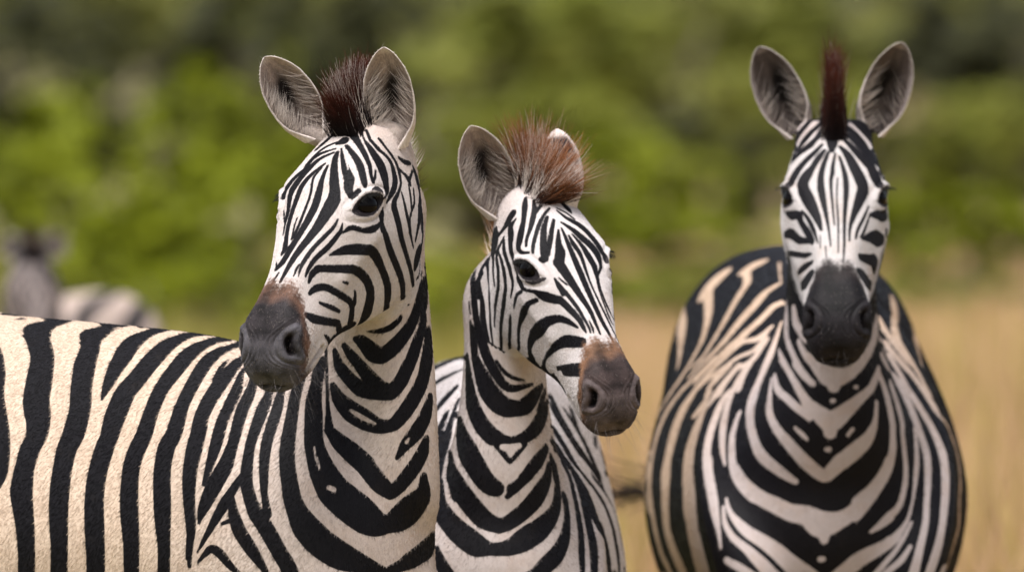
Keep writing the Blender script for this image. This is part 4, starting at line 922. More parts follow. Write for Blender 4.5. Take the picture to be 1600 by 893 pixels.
# ------------------------------------------------------------------ ears
def ear_shell(base, tip, face, width, curl=1.0, dark=1.0, back_band=True, rim=1.0):
    """a cupped ear from base to tip, opening towards 'face': verts, quads, tint colours, hair seeds"""
    base = np.array(base, float); tip = np.array(tip, float)
    L = np.linalg.norm(tip - base); ax = (tip - base) / L
    n = nrm(np.array(face, float) - ax * (np.array(face) @ ax)); w = np.cross(ax, n)
    nu, nv = 34, 30
    U = np.linspace(0, 1, nu); v = np.linspace(-1, 1, nv)
    fw = np.interp(U, [0, .1, .22, .38, .52, .68, .8, .9, .96, 1], [.50, .68, .88, .99, 1, .92, .74, .49, .29, .04])
    al = np.radians(np.interp(U, [0, .12, .3, .6, 1], [160, 132, 98, 78, 62])) * curl
    lay = []
    for off in (0, 1):
        G = np.empty((nu, nv, 3))
        for i, u in enumerate(U):
            W = width / 2 * fw[i]
            th = v * al[i]
            x = W * np.sin(th) / (math.sin(al[i]) if al[i] < math.pi / 2 else 1)
            dp = W * .95 * (np.cos(th) - math.cos(min(al[i], 2.3)))
            tk = .0032 * off * (1 - .5 * u)
            c = base + ax * (L * u) + n * (-.10 * L * math.sin(math.pi * u * .5) * .2)
            G[i] = c + w * (x + np.sign(x) * tk * np.abs(np.sin(th)))[:, None] - n * (dp + tk * np.cos(th))[:, None]
        lay.append(G)
    V = np.concatenate([lay[0].reshape(-1, 3), lay[1].reshape(-1, 3)])
    Q = []
    m = nu * nv
    for i in range(nu - 1):
        for j in range(nv - 1):
            a = i * nv + j
            Q.append((a, a + 1, a + nv + 1, a + nv)); Q.append((m + a, m + a + nv, m + a + nv + 1, m + a + 1))
    for i in range(nu - 1):
        for j in (0, nv - 1):
            a = i * nv + j
            Q.append((a, a + nv, m + a + nv, m + a) if j == 0 else (a + nv, a, m + a, m + a + nv))
    for j in range(nv - 1):
        a = (nu - 1) * nv + j
        Q.append((a, a + 1, m + a + 1, m + a))
    uu, vv = np.meshgrid(U, v, indexing='ij')
    uu = uu.ravel(); vv = vv.ravel()
    q = np.stack([uu * 6, vv * 3, uu * 0], 1)
    edge = smooth(.72, .99, np.maximum(np.abs(vv), smooth(.75, 1, uu)))
    blot = np.clip(np.exp(-((uu - .62) / .16) ** 2 - ((vv - .10) / .34) ** 2) + np.exp(-((uu - .38) / .16) ** 2 - ((vv + .12) / .30) ** 2) + .35 * wob(q * 1.6, 1.7, width * 90), 0, 1)
    inn = np.array([.40, .32, .29]) * (1 - blot[:, None]) + np.array([.016, .012, .013]) * blot[:, None]
    inn = inn * (1 - .72 * dark * (1 - edge[:, None])) 
    inn = inn * (1 - edge[:, None]) + np.array([.56, .49, .46]) * rim * edge[:, None]
    band = smooth(.50, .58, uu) * (1 - smooth(.86, .93, uu)) if back_band else 0 * uu
    low = np.exp(-((uu - .24) / .05) ** 2) * .9 * (np.abs(vv) < .8)
    band = np.clip(band + low * (1 if back_band else 0), 0, 1) * (1 - edge * .8)
    out = np.array([.62, .55, .51]) * (1 - band[:, None]) + np.array([.015, .012, .014]) * band[:, None]
    col = np.concatenate([inn, out])
    return V, np.array(Q), col, dict(L=L, ax=ax, n=n, w=w, inner=lay[0])

def ear_hair(E, rng, count=240, side=1):
    """pale hairs that fringe the opening and cross it"""
    G = E['inner']; nu, nv, _ = G.shape
    R = []; D = []; Ln = []; Bn = []; C0 = []; C1 = []
    for k in range(count):
        s = side if rng.random() < .72 else -side
        i = int(np.clip(rng.normal(.33, .17), .06, .8) * (nu - 1)); j = (nv - 1 if s > 0 else 0) - s * int(rng.integers(0, 6))
        p = G[i, j]
        R.append(p); D.append(-s * E['w'] * 1.0 + E['ax'] * rng.normal(.75, .35) + E['n'] * rng.normal(.10, .15))
        Ln.append(rng.uniform(.014, .042)); Bn.append(E['ax'] * .3 - E['n'] * .35)
        g = rng.uniform(.7, 1.15)
        C0.append(np.array([.34, .28, .24]) * g); C1.append(np.array([.60, .53, .48]) * g)
    for k in range(count // 2):                                              # fine fringe along both edges
        i = int(rng.uniform(.05, .98) * (nu - 1)); s = 1 if rng.random() < .5 else -1
        p = G[i, nv - 1 if s > 0 else 0]
        R.append(p); D.append(s * E['w'] * rng.uniform(.2, 1) + E['ax'] * rng.uniform(.2, 1.2) + E['n'] * rng.normal(.2, .3))
        Ln.append(rng.uniform(.0015, .004)); Bn.append(np.zeros(3))
        C0.append(np.array([.5, .45, .42])); C1.append(np.array([.6, .55, .52]))
    n = len(R)
    return strands_mesh('ear_hair', np.array(R), np.array(D), np.array(Ln), np.array(Bn), np.full(n, .00042), np.array(C0), np.array(C1), 4)

# ------------------------------------------------------------------ one zebra
def coat_fur(root, V, Q, f, pale, tint, paint, flow, N, hm, base, n, rng):
    """short hair lying along the coat on the parts of the animal above the grass, as a hair object"""
    c = V[Q].mean(1); nn = N[Q[:, 0]]
    ok = (c[:, 2] > .82) & (nn[:, 1] < .55)
    q = Q[ok]
    area = np.linalg.norm(np.cross(V[q[:, 2]] - V[q[:, 0]], V[q[:, 3]] - V[q[:, 1]]), axis=1) * (1 + 1.6 * hm[q[:, 0]])
    k = np.searchsorted(np.cumsum(area) / area.sum(), rng.uniform(0, 1, n))
    q = q[np.clip(k, 0, len(q) - 1)]
    a, b = rng.uniform(0, 1, (2, n))
    w = np.stack([(1 - a) * (1 - b), a * (1 - b), a * b, (1 - a) * b], 1)
    mixv = lambda A: (A[q] * (w[:, :, None] if A.ndim == 2 else w)).sum(1)
    p = mixv(V); nrmv = nrm(mixv(N)); fl = nrm(mixv(flow)); ff = mixv(f); pt = mixv(paint)
    head = hm[q[:, 0]]
    ln = np.where(head, rng.uniform(.0018, .0036, n), rng.uniform(.0036, .0066, n))
    d = nrm(fl + nrmv * rng.uniform(.06, .26, n)[:, None] + rng.normal(0, .14, (n, 3)))
    t = np.array([0, .5, 1.0])
    P = p[:, None] + d[:, None] * (ln[:, None, None] * t[None, :, None]) - nrmv[:, None] * (.14 * ln[:, None, None] * (t * t)[None, :, None]) + nrmv[:, None] * .0002
    hc = bpy.data.hair_curves.new('fur')
    hc.add_curves([3] * n)
    hc.attributes['position'].data.foreach_set('vector', (P - base).astype(np.float32).ravel())
    ra = hc.attributes.get('radius') or hc.attributes.new('radius', 'FLOAT', 'POINT')
    ra.data.foreach_set('value', np.tile(np.array([.00026, .00021, .00006], np.float32), n))
    g = rng.uniform(.72, 1.12, n)[:, None]
    dark = smooth(-.0006, .0006, ff + rng.normal(0, 1, n) * np.where(head, .0003, .0006))[:, None]
    col = mixv(pale) * g * (1 - dark) + np.array([.0034, .0029, .0044]) * rng.uniform(.6, 1.7, n)[:, None] * dark
    pw = smooth(.35, .65, pt)[:, None]
    fleck = ((rng.uniform(0, 1, n) < .05) & head)[:, None]
    col = col * (1 - pw) + np.where(fleck, np.array([.13, .11, .10]), mixv(tint) * g) * pw
    ca = hc.attributes.new('col', 'FLOAT_COLOR', 'CURVE')
    ca.data.foreach_set('color', np.concatenate([col, np.ones((n, 1))], 1).astype(np.float32).ravel())
    o = bpy.data.objects.new('fur', hc)
    COL.objects.link(o); o.parent = root
    hc.materials.append(MAT_FUR)

def muzzle_weight(C, sp):
    ax = np.abs(C[:, 0])
    t = C[:, 1] - np.interp(C[:, 2], [-14.5, -12, -9.5, -6.5, -3.5, -1], sp.get('muz', [44.0, 46.2, 45.2, 41.5, 37.6, 35.8]))
    t = t - .9 * np.exp(-(C[:, 0] / 1.1) ** 2) + 0.9 * wob(C, .55, 2.0) + .45 * wob(C, 1.9, 5.0)
    return t

def make_zebra(key, sp, size, label, group):
    H, s = sp['head'], sp['scale']
    V, Q, E = zebra_skin(sp, size, size < .006)
    rng = np.random.default_rng(sp.get('seed', 3))
    base = np.array([sp['base'][0], sp['base'][1], 0.0])
    root = empty('zebra', base, label, 'zebra', group)
    N = vnormals(V, Q)
    C = H.c(V); hm = head_mask(C)
    Ph = C * 10.0; Pb = (V - base) * 1000.0
    hs = unpack(STRIPES[sp.get('hs', key) + 'h'], sp.get('hgrow', (.0, .1)))
    far = sp.get('far', 0)                                   # which side of the face shows the same marks mirrored
    f = np.full(len(V), -30.0)
    ih = np.nonzero(hm)[0]
    ph = Ph[ih]
    fd = paint_stripes(ph, hs, -30)
    if far:
        mir = paint_stripes(ph * np.array([-1, 1, 1]), hs, -30)
        hid = smooth(sp['farx'], sp['farx'] + 1.0, far * C[ih, 0] + .55 * (-C[ih, 2]) )
        fd = np.where(hid > .5, mir, fd)
    f[ih] = fd * .1 * .01 * H.s
    _jz = np.interp(C[:, 1], [h_[0] for h_ in HEAD], [h_[1][6][1] for h_ in HEAD])
    ib = np.nonzero(~hm | (C[:, 1] < 8.5) | ((C[:, 2] < _jz + 1.0) & (C[:, 1] < 34)))[0]
    pb = Pb[ib]
    h = hdg(sp['heading'] + sp['bend'] * .5); lat = np.array([-h[1], h[0], 0])
    t_back = -((V[ib] - base) @ h) / s
    ring = .017 * np.sin(2 * math.pi * (t_back / .088 + .25 * np.sin(V[ib][:, 2] * 5)) + 1.0) + .004 * wob(V[ib], 14)
    neckz = .014 * np.sin(2 * math.pi * (V[ib][:, 2] + .35 * ((V[ib] - base) @ h)) / .085) + .004 * wob(V[ib], 20)
    legr = .009 * np.sin(2 * math.pi * V[ib][:, 2] / .062 + 1.2 * wob(V[ib], 9)) - .001
    isneck = V[ib][:, 2] > 1.30 * s
    chest = .014 * np.sin(2 * math.pi * (V[ib][:, 2] - .5 * np.abs((V[ib] - base) @ lat)) / .105 + 2.0) + .004 * wob(V[ib], 14)
    kc = smooth(.20, .08, t_back)
    ring = ring * (1 - kc) + chest * kc
    fall = np.where(isneck, neckz, ring)
    fall = np.where(V[ib][:, 2] < .62 * s, legr, fall)
    if not sp.get('traced', True):
        ll = (V[ib] - base) @ lat
        fall = np.where(isneck | (V[ib][:, 2] < .62 * s), fall, .012 * np.sin(2 * math.pi * (np.abs(ll) * .9 + .35 * t_back * .115) / .075 + .8) - .003)
    if sp.get('traced', True):
        bs = unpack(STRIPES[key + 'b'], sp.get('bgrow', (.09, .12)))
        near = np.full(len(pb), 99.0)
        fb = paint_stripes(pb, bs, sp.get('coat_base', -30), near) * .001
        if sp.get('mirror'):
            l = (pb * .001) @ lat
            mp = pb - 2000 * l[:, None] * lat[None]
            top = np.exp(-(np.abs(l) / .045) ** 2) * smooth(.45, .8, N[ib][:, 2]) * (t_back > sp['mirror'])
            sh = (.065 * top) * 1000
            pc = pb - lat[None] * (sh + l * 1000 * top * (l > 0))[:, None]
            pc[:, 2] -= 9 * top
            ntop = np.full(len(pb), 99.0); nmir = np.full(len(pb), 99.0)
            fb = np.where(top > .05, paint_stripes(pc, bs, -30, ntop) * .001, fb)
            near = np.where(top > .05, ntop, near)
            fm = paint_stripes(mp, bs, sp.get('coat_base', -30), nmir) * .001
            away = (N[ib] @ lat > .25) & (top < .05) & (l > .03) & (t_back > sp['mirror'])
            fb = np.where(away, fm, fb); near = np.where(away, nmir, near)
        # where the photograph shows nothing of the coat the pattern goes on in bands
        unseen = (V[ib][:, 2] < sp.get('z_seen', .885)) | (N[ib][:, 1] > .16) | (t_back > sp.get('t_seen', 9))
        k = smooth(9, 20, near) * unseen
        fb = fb * (1 - k) + fall * k
        fb = np.where(V[ib][:, 2] < .60 * s, fall, fb)
    else:
        fb = fall
    both = hm[ib]
    if sp.get('coat_base', -30) > 0:
        fb = np.where(both, -.03, fb)
    f[ib] = np.where(both, np.maximum(f[ib], fb), fb)
    # tints: muzzle, lids, hooves
    tint = np.full((len(V), 3), .03); paint = np.zeros(len(V))
    mw = muzzle_weight(C, sp)
    on = hm & (C[:, 1] > 30)
    mc = np.array(sp['muz_col']); mt = np.array(sp['muz_tip'])
    fade = smooth(.3, 3.5, mw)[:, None]
    brown = np.array(sp['muz_edge'])
    mcol = brown * (1 - fade) + mc * fade
    nos = NOS
    a = C.copy(); a[:, 0] = np.abs(a[:, 0])
    dn = np.sqrt((((a - nos) * np.array([.8, 1, 1])) ** 2).sum(1))
    ringw = np.exp(-((nostril(a)[0] - 1.7) / .6) ** 2)
    tipw = np.clip(smooth(44.5, 48.5, C[:, 1]) * .8 + ringw * .9, 0, 1)[:, None]
    mcol = mcol * (1 - tipw) + mt * tipw
    mcol = mcol * (1 + .55 * wob(C, .9, 4.0)[:, None] + .25 * wob(C, 2.6, 7.0)[:, None]).clip(.3)
    pit = (1 - smooth(.45, .95, nostril(a)[0]))[:, None]
    mcol = mcol * (1 - pit) + np.array([.006, .004, .005]) * pit
    pm = smooth(-1.7, .9, mw + .45 + .7 * wob(C, 5.3, 1.0)) * on
    tint = np.where(on[:, None], mcol, tint); paint = np.maximum(paint, pm)
    g = np.zeros(len(a)) + 9
    for p, q2 in zip(MOUTH[:-1], MOUTH[1:]):
        g = np.minimum(g, seg_dist(a, p, q2)[0])
    mouth = np.exp(-(g / .40) ** 2) * (C[:, 1] > 38) * hm
    tint = tint * (1 - mouth[:, None]) + np.array([.012, .009, .009]) * mouth[:, None]; paint = np.maximum(paint, mouth * .9)
    q = a - EYE; u = q @ EYE_U; v = q @ EYE_V; w = q @ EYE_N
    e = (np.abs(u / 2.75) ** 1.55 + np.abs((v + .10 * u) / 1.50) ** 1.75) ** .62
    ring_e = (1 - smooth(1.16, 1.42, e)) * (np.abs(w) < 3) * hm
    tear = np.exp(-(seg_dist(a, EYE + EYE_U * 2.2 + EYE_V * (-.3), EYE + EYE_U * 3.2 + EYE_V * (-.7))[0] / .38) ** 2) * hm
    halo = np.exp(-((e - 1.5) / .22) ** 2) * (np.abs(w) < 3) * hm                          # pale skin round the lids
    lidc = np.array([.34, .29, .30])
    eyew = np.maximum(ring_e, tear * .9)
    tint = np.where((halo > .35)[:, None] & (eyew < .3)[:, None], lidc, tint)
    paint = np.maximum(paint, np.where(eyew < .3, smooth(.3, .75, halo) * sp.get('lid_pale', .12), 0))
    tint = np.where((eyew >= .3)[:, None], np.array([.014, .011, .013]), tint); paint = np.maximum(paint, smooth(.25, .6, eyew))
    hoof = V[:, 2] < .055 * s
    tint[hoof] = (.03, .026, .024); paint[hoof] = 1
    # pale ground colour of the coat: face whiter, flank creamier
    cf = np.array(sp['pale_face']); cb = np.array(sp['pale_body']); cn = np.array(sp['pale_neck'])
    top = smooth(.95, 1.22, V[:, 2] / s)[:, None]
    tb = smooth(.06, .40, -((V - base) @ h) / s)[:, None]
    pale = cn * (1 - tb) + cb * tb
    pale = pale * (.80 + .20 * top) if False else pale
    wgt = (smooth(0, 9, C[:, 1]) * hm)[:, None]
    pale = pale * (1 - wgt) + cf * wgt
    # lie of the coat: down the face, down and back over the body
    flow = np.where(hm[:, None], H.d((0, 1, -.1)), (-h * .55 + np.array([0, 0, -.75])))
    flow = nrm(flow - N * (flow * N).sum(1)[:, None]); side = np.cross(N, flow)
    fur = np.stack([(V * flow).sum(1) * 95, (V * side).sum(1) * 420, (V * N).sum(1) * 300], 1)
    # ears
    Vs = [V]; Qs = [Q]; o = len(V); ear_seeds = []
    tints = [tint]; paints = [paint]; pales = [pale]; furs = [fur]; fs = [f]
    for er in sp['ears']:
        ev, eq, ec, ed = ear_shell(er['base'], er['tip'], er['face'], er['width'], er.get('curl', 1), er.get('dark', 1), er.get('band', True), er.get('rim', 1))
        Vs.append(ev); Qs.append(eq + o); o += len(ev)
        tints.append(ec); paints.append(np.ones(len(ev))); pales.append(ec); fs.append(np.full(len(ev), -.03))
        furs.append(np.stack([ev @ ed['ax'] * 110, ev @ ed['w'] * 420, ev @ ed['n'] * 300], 1))
        ear_seeds.append((ed, er.get('side', 1)))
    V2 = np.concatenate(Vs); Q2 = np.concatenate(Qs)
    me = fast_mesh('body', V2 - base, Q2)
    attr(me, 'stripe', np.concatenate(fs)); attr(me, 'paint', np.concatenate(paints))
    attr(me, 'tint', np.concatenate(tints), 'FLOAT_COLOR'); attr(me, 'pale', np.concatenate(pales), 'FLOAT_COLOR')
    attr(me, 'fur', np.concatenate(furs), 'FLOAT_VECTOR')
    body = link('body', me, MAT_COAT, root)
    if sp.get('fur_n', 0):
        coat_fur(root, V, Q, f, pale, tint, paint, flow, N, hm, base, sp['fur_n'] if size < .0045 else sp['fur_n'] // 4, rng)
    # eyes
    for sd in (-1, 1):
        n = nrm(EYE_N * np.array([sd, 1, 1])); ec = EYE * np.array([sd, 1, 1])
        qq = C - ec
        r = np.linalg.norm(qq - (qq @ n)[:, None] * n, axis=1)
        near = (r < .7) & (np.abs(qq @ n) < 4) & hm
        fl = (qq[near] @ n).mean() if near.any() else -1.0
        ctr = ec + n * (fl + .80 - 2.8)
        bmv = []
        nu, nv = 20, 28
        ww = H.w(ctr); ra = 2.8 * .01 * H.s
        th = np.linspace(.02, math.pi - .02, nu); phg = np.linspace(0, 2 * math.pi, nv, endpoint=False)
        rings = np.array([[ww + ra * np.array([math.sin(t) * math.cos(p), math.sin(t) * math.sin(p), math.cos(t)]) for p in phg] for t in th])
        ev, ef = rings_mesh(rings)
        em = make_mesh('eye', ev - base, ef)
        link('eye', em, MAT_EYE, root)
        # lashes
        k = 46
        uu = rng.uniform(-2.1, 1.6, k)
        vv = 1.54 * np.clip(1 - np.abs(uu / 2.75) ** 1.5, 0, 1) ** .6 - .1 * uu
        Um = EYE_U * np.array([sd, 1, 1]); Vm = EYE_V * np.array([sd, 1, 1])
        rt = ec + n * (fl + 1.15) + Um * uu[:, None] + Vm * vv[:, None]
        dd = n * 1.0 + Vm * rng.normal(-.15, .15, k)[:, None] + Um * (uu * .18)[:, None] + Um * rng.normal(0, .1, k)[:, None]
        lm = strands_mesh('eyelashes', H.w(rt) - base, H.d(dd), rng.uniform(.006, .012, k), H.d(np.tile(Vm * -.45, (k, 1))), np.full(k, .0005), np.full((k, 3), .012), np.full((k, 3), .012), 4)
        link('eyelashes', lm, MAT_HAIR, root)
    for ed, sd in ear_seeds:
        hm_ = ear_hair(ed, rng, sp.get('ear_n', 420), sd)
        hm_.transform(Matrix.Translation(-Vector(base)))
        link('ear_hair', hm_, MAT_HAIR, root)
    # mane: from the forelock over the poll and down the crest of the neck
    mn = sp['mane']
    R = []; D = []; Ln = []; Bn = []; C0 = []; C1 = []
    ck = rng.normal(0, 1, (60, 3)); cl = rng.uniform(.74, 1.12, 60)
    def put(p, d, ln, bd, c0, c1):
        R.append(p); D.append(d); Ln.append(ln); Bn.append(bd); C0.append(c0); C1.append(c1)
    black = np.array([.010, .007, .008]); tipc = np.array(mn['tip']); white = np.array([.62, .55, .50])
    top = [(-6, -1.8), (-4.5, -1.2), (-1.5, -.3), (2.5, .7), (5, 1.0), (7, 1.2)]
    ty = np.array([q[0] for q in top]); tz = np.array([q[1] for q in top])
    for k in range(mn['n']):
        yy = rng.uniform(mn['y0'], mn['y1']); xx = rng.normal(0, mn['w'])
        xx = np.clip(xx, -2.4 * mn['w'], 2.4 * mn['w'])
        p = H.w((xx, yy, np.interp(yy, ty, tz) - .4 - .06 * xx * xx))
        tt = (yy - mn['y0']) / (mn['y1'] - mn['y0'])
        d = np.array(mn['back']) * (1 - tt) + np.array(mn['front']) * tt
        d = nrm(d) - H.d((1, 0, 0)) * xx * mn.get('converge', .03) + rng.normal(0, mn['fuzz'], 3)
        ln = mn['len'] * (np.interp(tt, [0, .6, .85, 1], mn.get('prof', [1, 1, .85, .5]))) * rng.uniform(mn.get('short', .78), 1.06)
        ci = int((tt * 17 + .9 * math.sin(xx * 2.2) + rng.normal(0, .25)) * 2) % 60
        d = d + ck[ci] * mn.get('clump', .06); ln *= 1 + (cl[ci] - 1) * mn.get('uneven', .6)
        ph = yy + .5 * math.sin(xx * 3)
        wh = any(a0 < ph < b0 for a0, b0 in mn['white']) and rng.random() < mn.get('wp', .85)
        if mn.get('converge', .03) > .05: ln *= 1 - .62 * min(1, abs(xx) / (2.2 * mn['w'])) ** 1.5
        c0 = white if wh else black
        pf = np.interp(tt, [0, .6, .85, 1], mn.get('prof', [1, 1, .85, .5])); tipk = tipc * (pf if pf > .8 else pf * pf)
        c1 = (white * .75 if rng.random() < mn.get('wtip', .55) else white * .25 + tipk * .75) if wh else tipk * rng.uniform(.6, 1.3)
        if rng.random() < .012: c0 = c1 = white * .6
        put(p, d, ln, rng.normal(0, .10, 3) + np.array(mn.get('lean', (0, 0, 0))), c0, c1)
    # crest
    nk = sp['neck']
    cr = []
    for p, fv, wl, fr, bk in nk[1:]:
        fv = hdg(fv) if np.isscalar(fv) else nrm(fv)
        cr.append(np.concatenate([np.array(p) - fv * (bk - .006), fv]))
    cr = np.concatenate([[np.concatenate([H.w((0, mn['y0'], np.interp(mn['y0'], ty, tz) - .4)), nrm(H.d((0, .2, -1)))])], np.array(cr)])
    for k in range(mn.get('crest_n', 2600)):
        tt = rng.uniform(0, len(cr) - 2.6)
        c = crom(cr, 1, np.array([tt]))[0]
        fv = nrm(c[3:]); lt = nrm(np.cross(fv, np.array([0, 0, 1.0])))
        d = -fv + np.array([0, 0, .75]) * max(0, 1 - tt * .35) + rng.normal(0, .10, 3)
        st = math.sin(c[2] * 2 * math.pi / .075)
        c0 = black if st > -.1 else white
        c1 = tipc * rng.uniform(.7, 1.3) if st > -.1 else (white * .6 if rng.random() < .35 else tipc * 1.2)
        put(c[:3] + lt * rng.normal(0, .008), d, mn['len'] * rng.uniform(.55, .95) * (1 - .12 * tt), rng.normal(0, .08, 3), c0, c1)
    n = len(R)
    mm = strands_mesh('mane', np.array(R) - base, np.array(D), np.array(Ln), np.array(Bn), rng.uniform(.00035, .0006, n), np.array(C0), np.array(C1), 5, .25, mn.get('power', 1.5))
    link('mane', mm, MAT_HAIR, root)
    # whiskers on lips and chin
    k = sp.get('whisk', 110)
    idx = np.nonzero(hm & (C[:, 1] > 40) & (C[:, 2] < -8.5) & (C[:, 1] < 50.5))[0]
    pick = rng.choice(idx, k)
    dr = N[pick] + H.d((0, .25, -.35)) + rng.normal(0, .25, (k, 3))
    g = rng.uniform(.25, 1, (k, 1))
    wm = strands_mesh('whiskers', V[pick] - base, dr, rng.uniform(.012, .05, k), rng.normal(0, .25, (k, 3)) + np.array([0, 0, -.35]), np.full(k, .00016), np.array([[.25, .22, .22]]) * g, np.array([[.45, .42, .42]]) * g, 6)
    link('whiskers', wm, MAT_HAIR, root)
    # tail
    hb = hdg(sp['heading'] + sp['bend'] * 1.3)
    tr = np.array([sp['base'][0], sp['base'][1], 0]) - hdg(sp['heading'] + sp['bend'] * .7) * 1.40 * s + np.array([0, 0, 1.16 * s])
    sw = np.array(sp.get('tail_swing', (0, 0, 0)), float)
    st = []
    for q in np.linspace(0, 1, 7):
        c = tr - hb * (.02 + .10 * math.sin(q * 1.6)) * s + np.array([0, 0, -.44 * q]) * s + sw * q * q
        st.append((c, np.array([-hb[1], hb[0], 0]) * (.026 - .012 * q), nrm(hb + np.array([0, 0, .4])), .026 - .012 * q, .026 - .012 * q))
    tv, tf = tube(st, 5, 14)
    tm = make_mesh('tail', tv - base, tf)
    attr(tm, 'col', np.where((np.sin(tv[:, 2:3] * 160) > 0), np.array([[.55, .46, .40]]), np.array([[.012, .010, .012]])), 'FLOAT_COLOR')
    tail = link('tail', tm, MAT_HAIR, root)
    k = sp.get('tuft_n', 700)
    endp = st[-1][0]
    qq = rng.uniform(.45, 1, k)
    rp = np.array([st[0][0] * 0 + (tr - hb * (.02 + .10 * math.sin(x * 1.6)) * s + np.array([0, 0, -.44 * x]) * s + sw * x * x) for x in qq]) + rng.normal(0, .006, (k, 3))
    dd = np.array([0, 0, -1.0]) + sw * sp.get('tuft_swing', 1.2) + rng.normal(0, sp.get('tuft_fuzz', .10), (k, 3))
    tu = strands_mesh('tail_tuft', rp - base, dd, rng.uniform(.18, .42, k) * sp.get('tuft_len', 1), rng.normal(0, .12, (k, 3)) + sw * .3, np.full(k, .0009), np.full((k, 3), .014), np.array([[.05, .03, .02]]) * rng.uniform(.5, 1.6, (k, 1)), 7)
    link('tail_tuft', tu, MAT_HAIR, tail)
    return root
QUICK = False
ZEBRAS = 'abcd'
# ------------------------------------------------------------------ the herd
def hz(H, c): return H.w(c)
SPEC['a'].update(far=1, farx=8.6, mirror=.22, t_seen=.74, fur_n=260000, seed=5,
    hgrow=(.07, .25), pale_face=(.54, .49, .475), pale_neck=(.53, .45, .415), pale_body=(.55, .435, .345),
    muz_col=(.024, .020, .022), muz_tip=(.085, .080, .090), muz_edge=(.12, .065, .045),
    ears=EARS['a'],
    mane=dict(tip=(.085, .019, .009), n=5800, y0=-4.5, y1=5.0, w=1.35, power=3, back=(.10, .15, 1), front=(-.40, -.25, .9), len=.082, fuzz=.09, white=[(-.6, .3), (1.7, 2.5)], prof=[.95, 1.05, .95, .35], converge=.02))
SPEC['b'].update(far=-1, farx=8.6, fur_n=150000, seed=8, bgrow=(.12, .1),
    hgrow=(.08, .2), pale_face=(.56, .52, .52), pale_neck=(.50, .44, .425), pale_body=(.54, .50, .50),
    muz_col=(.040, .028, .027), muz_tip=(.095, .075, .075), muz_edge=(.16, .085, .05),
    ears=EARS['b'],
    mane=dict(tip=(.34, .125, .045), n=3400, y0=-5.5, y1=5.0, w=1.5, back=(-.25, .1, 1), front=(.75, -.2, .55), len=.088, fuzz=.15, clump=.11, uneven=1.5, power=2.0, wp=.8, wtip=.2, short=.62, white=[(-3.9, -2.7), (-1.0, .1), (1.9, 2.9)], prof=[.95, 1.05, .85, .62], converge=-.05))
SPEC['c'].update(far=0, coat_base=30, seed=13, z_seen=.825, fur_n=120000, whisk=40, ear_n=150,
    hgrow=(.26, 0), bgrow=(.1, -.04), pale_face=(.43, .405, .40), pale_neck=(.42, .365, .355), pale_body=(.52, .385, .285),
    muz_col=(.006, .005, .006), muz_tip=(.013, .011, .013), muz_edge=(.016, .012, .012), muz=[42.5, 43.8, 43.2, 41.6, 38.4, 35.4],
    ears=EARS['c'],
    mane=dict(tip=(.085, .019, .009), n=3600, y0=-5, y1=6.5, w=1.0, short=.5, back=(0, .12, 1), front=(0, -.28, 1), len=.120, power=3.6, fuzz=.035, white=[], prof=[1, 1.0, .85, .3], converge=.073, clump=.02, uneven=.3),
    tail_swing=(-.31, 0, .20), tuft_swing=4.5, tuft_fuzz=.55, tuft_len=.38, tuft_n=260)
H4 = Head([[-.97, .10, .12], [-.15, -.55, -.80], [-.02, -.82, .57]], at(50, 392, 12.7), .80)
SPEC['d'] = dict(head=H4, rows=SLIM, base=at(52, 560, 13.00), heading=-9, scale=.82, bend=0, lift=-.05, hs='c', traced=False, seed=21, far=0,
    neck=[(H4.w((0, -1, -8)), H4.d((0, -.45, -1)), .055, .07, .06), (at(48, 425, 12.98), -6, .065, .08, .085), (at(48, 470, 13.02), -8, .08, .10, .12), (at(48, 530, 13.10), -9, .10, .12, .2), (at(50, 590, 13.20), -9, .12, .12, .25)],
    pale_face=(.22, .18, .17), pale_neck=(.36, .30, .28), pale_body=(.44, .35, .30),
    muz_col=(.02, .016, .016), muz_tip=(.03, .025, .026), muz_edge=(.05, .03, .03),
    ears=[dict(base=at(74, 398, 12.75), tip=at(97, 366, 12.75), face=(.3, -1, 0), width=.075, dark=0, band=False), dict(base=at(26, 398, 12.75), tip=at(8, 370, 12.75), face=(-.3, -1, 0), width=.075, dark=.5)],
    mane=dict(tip=(.06, .03, .02), n=1500, y0=-5, y1=6, w=1.0, back=(0, .12, 1), front=(0, -.2, 1), len=.05, fuzz=.06, white=[], crest_n=1200))

GRP = 'zebras standing together in the dry grass'
if QUICK: SZ = dict(a=.005, b=.005, c=.005, d=.009)
else: SZ = dict(a=.0034, b=.0034, c=.0038, d=.008)
LAB = dict(a='large zebra at the left, showing its flank, grey muzzle turned over its own back',
           b='smaller zebra with fluffy reddish mane, squeezed between two others, looking right',
           c='zebra facing straight ahead with black muzzle and pointed mane between upright ears',
           d='blurred zebra far behind the back of the large left zebra')
for k in ZEBRAS:
    make_zebra(k, SPEC[k], SZ[k], LAB[k], GRP if k != 'd' else None)
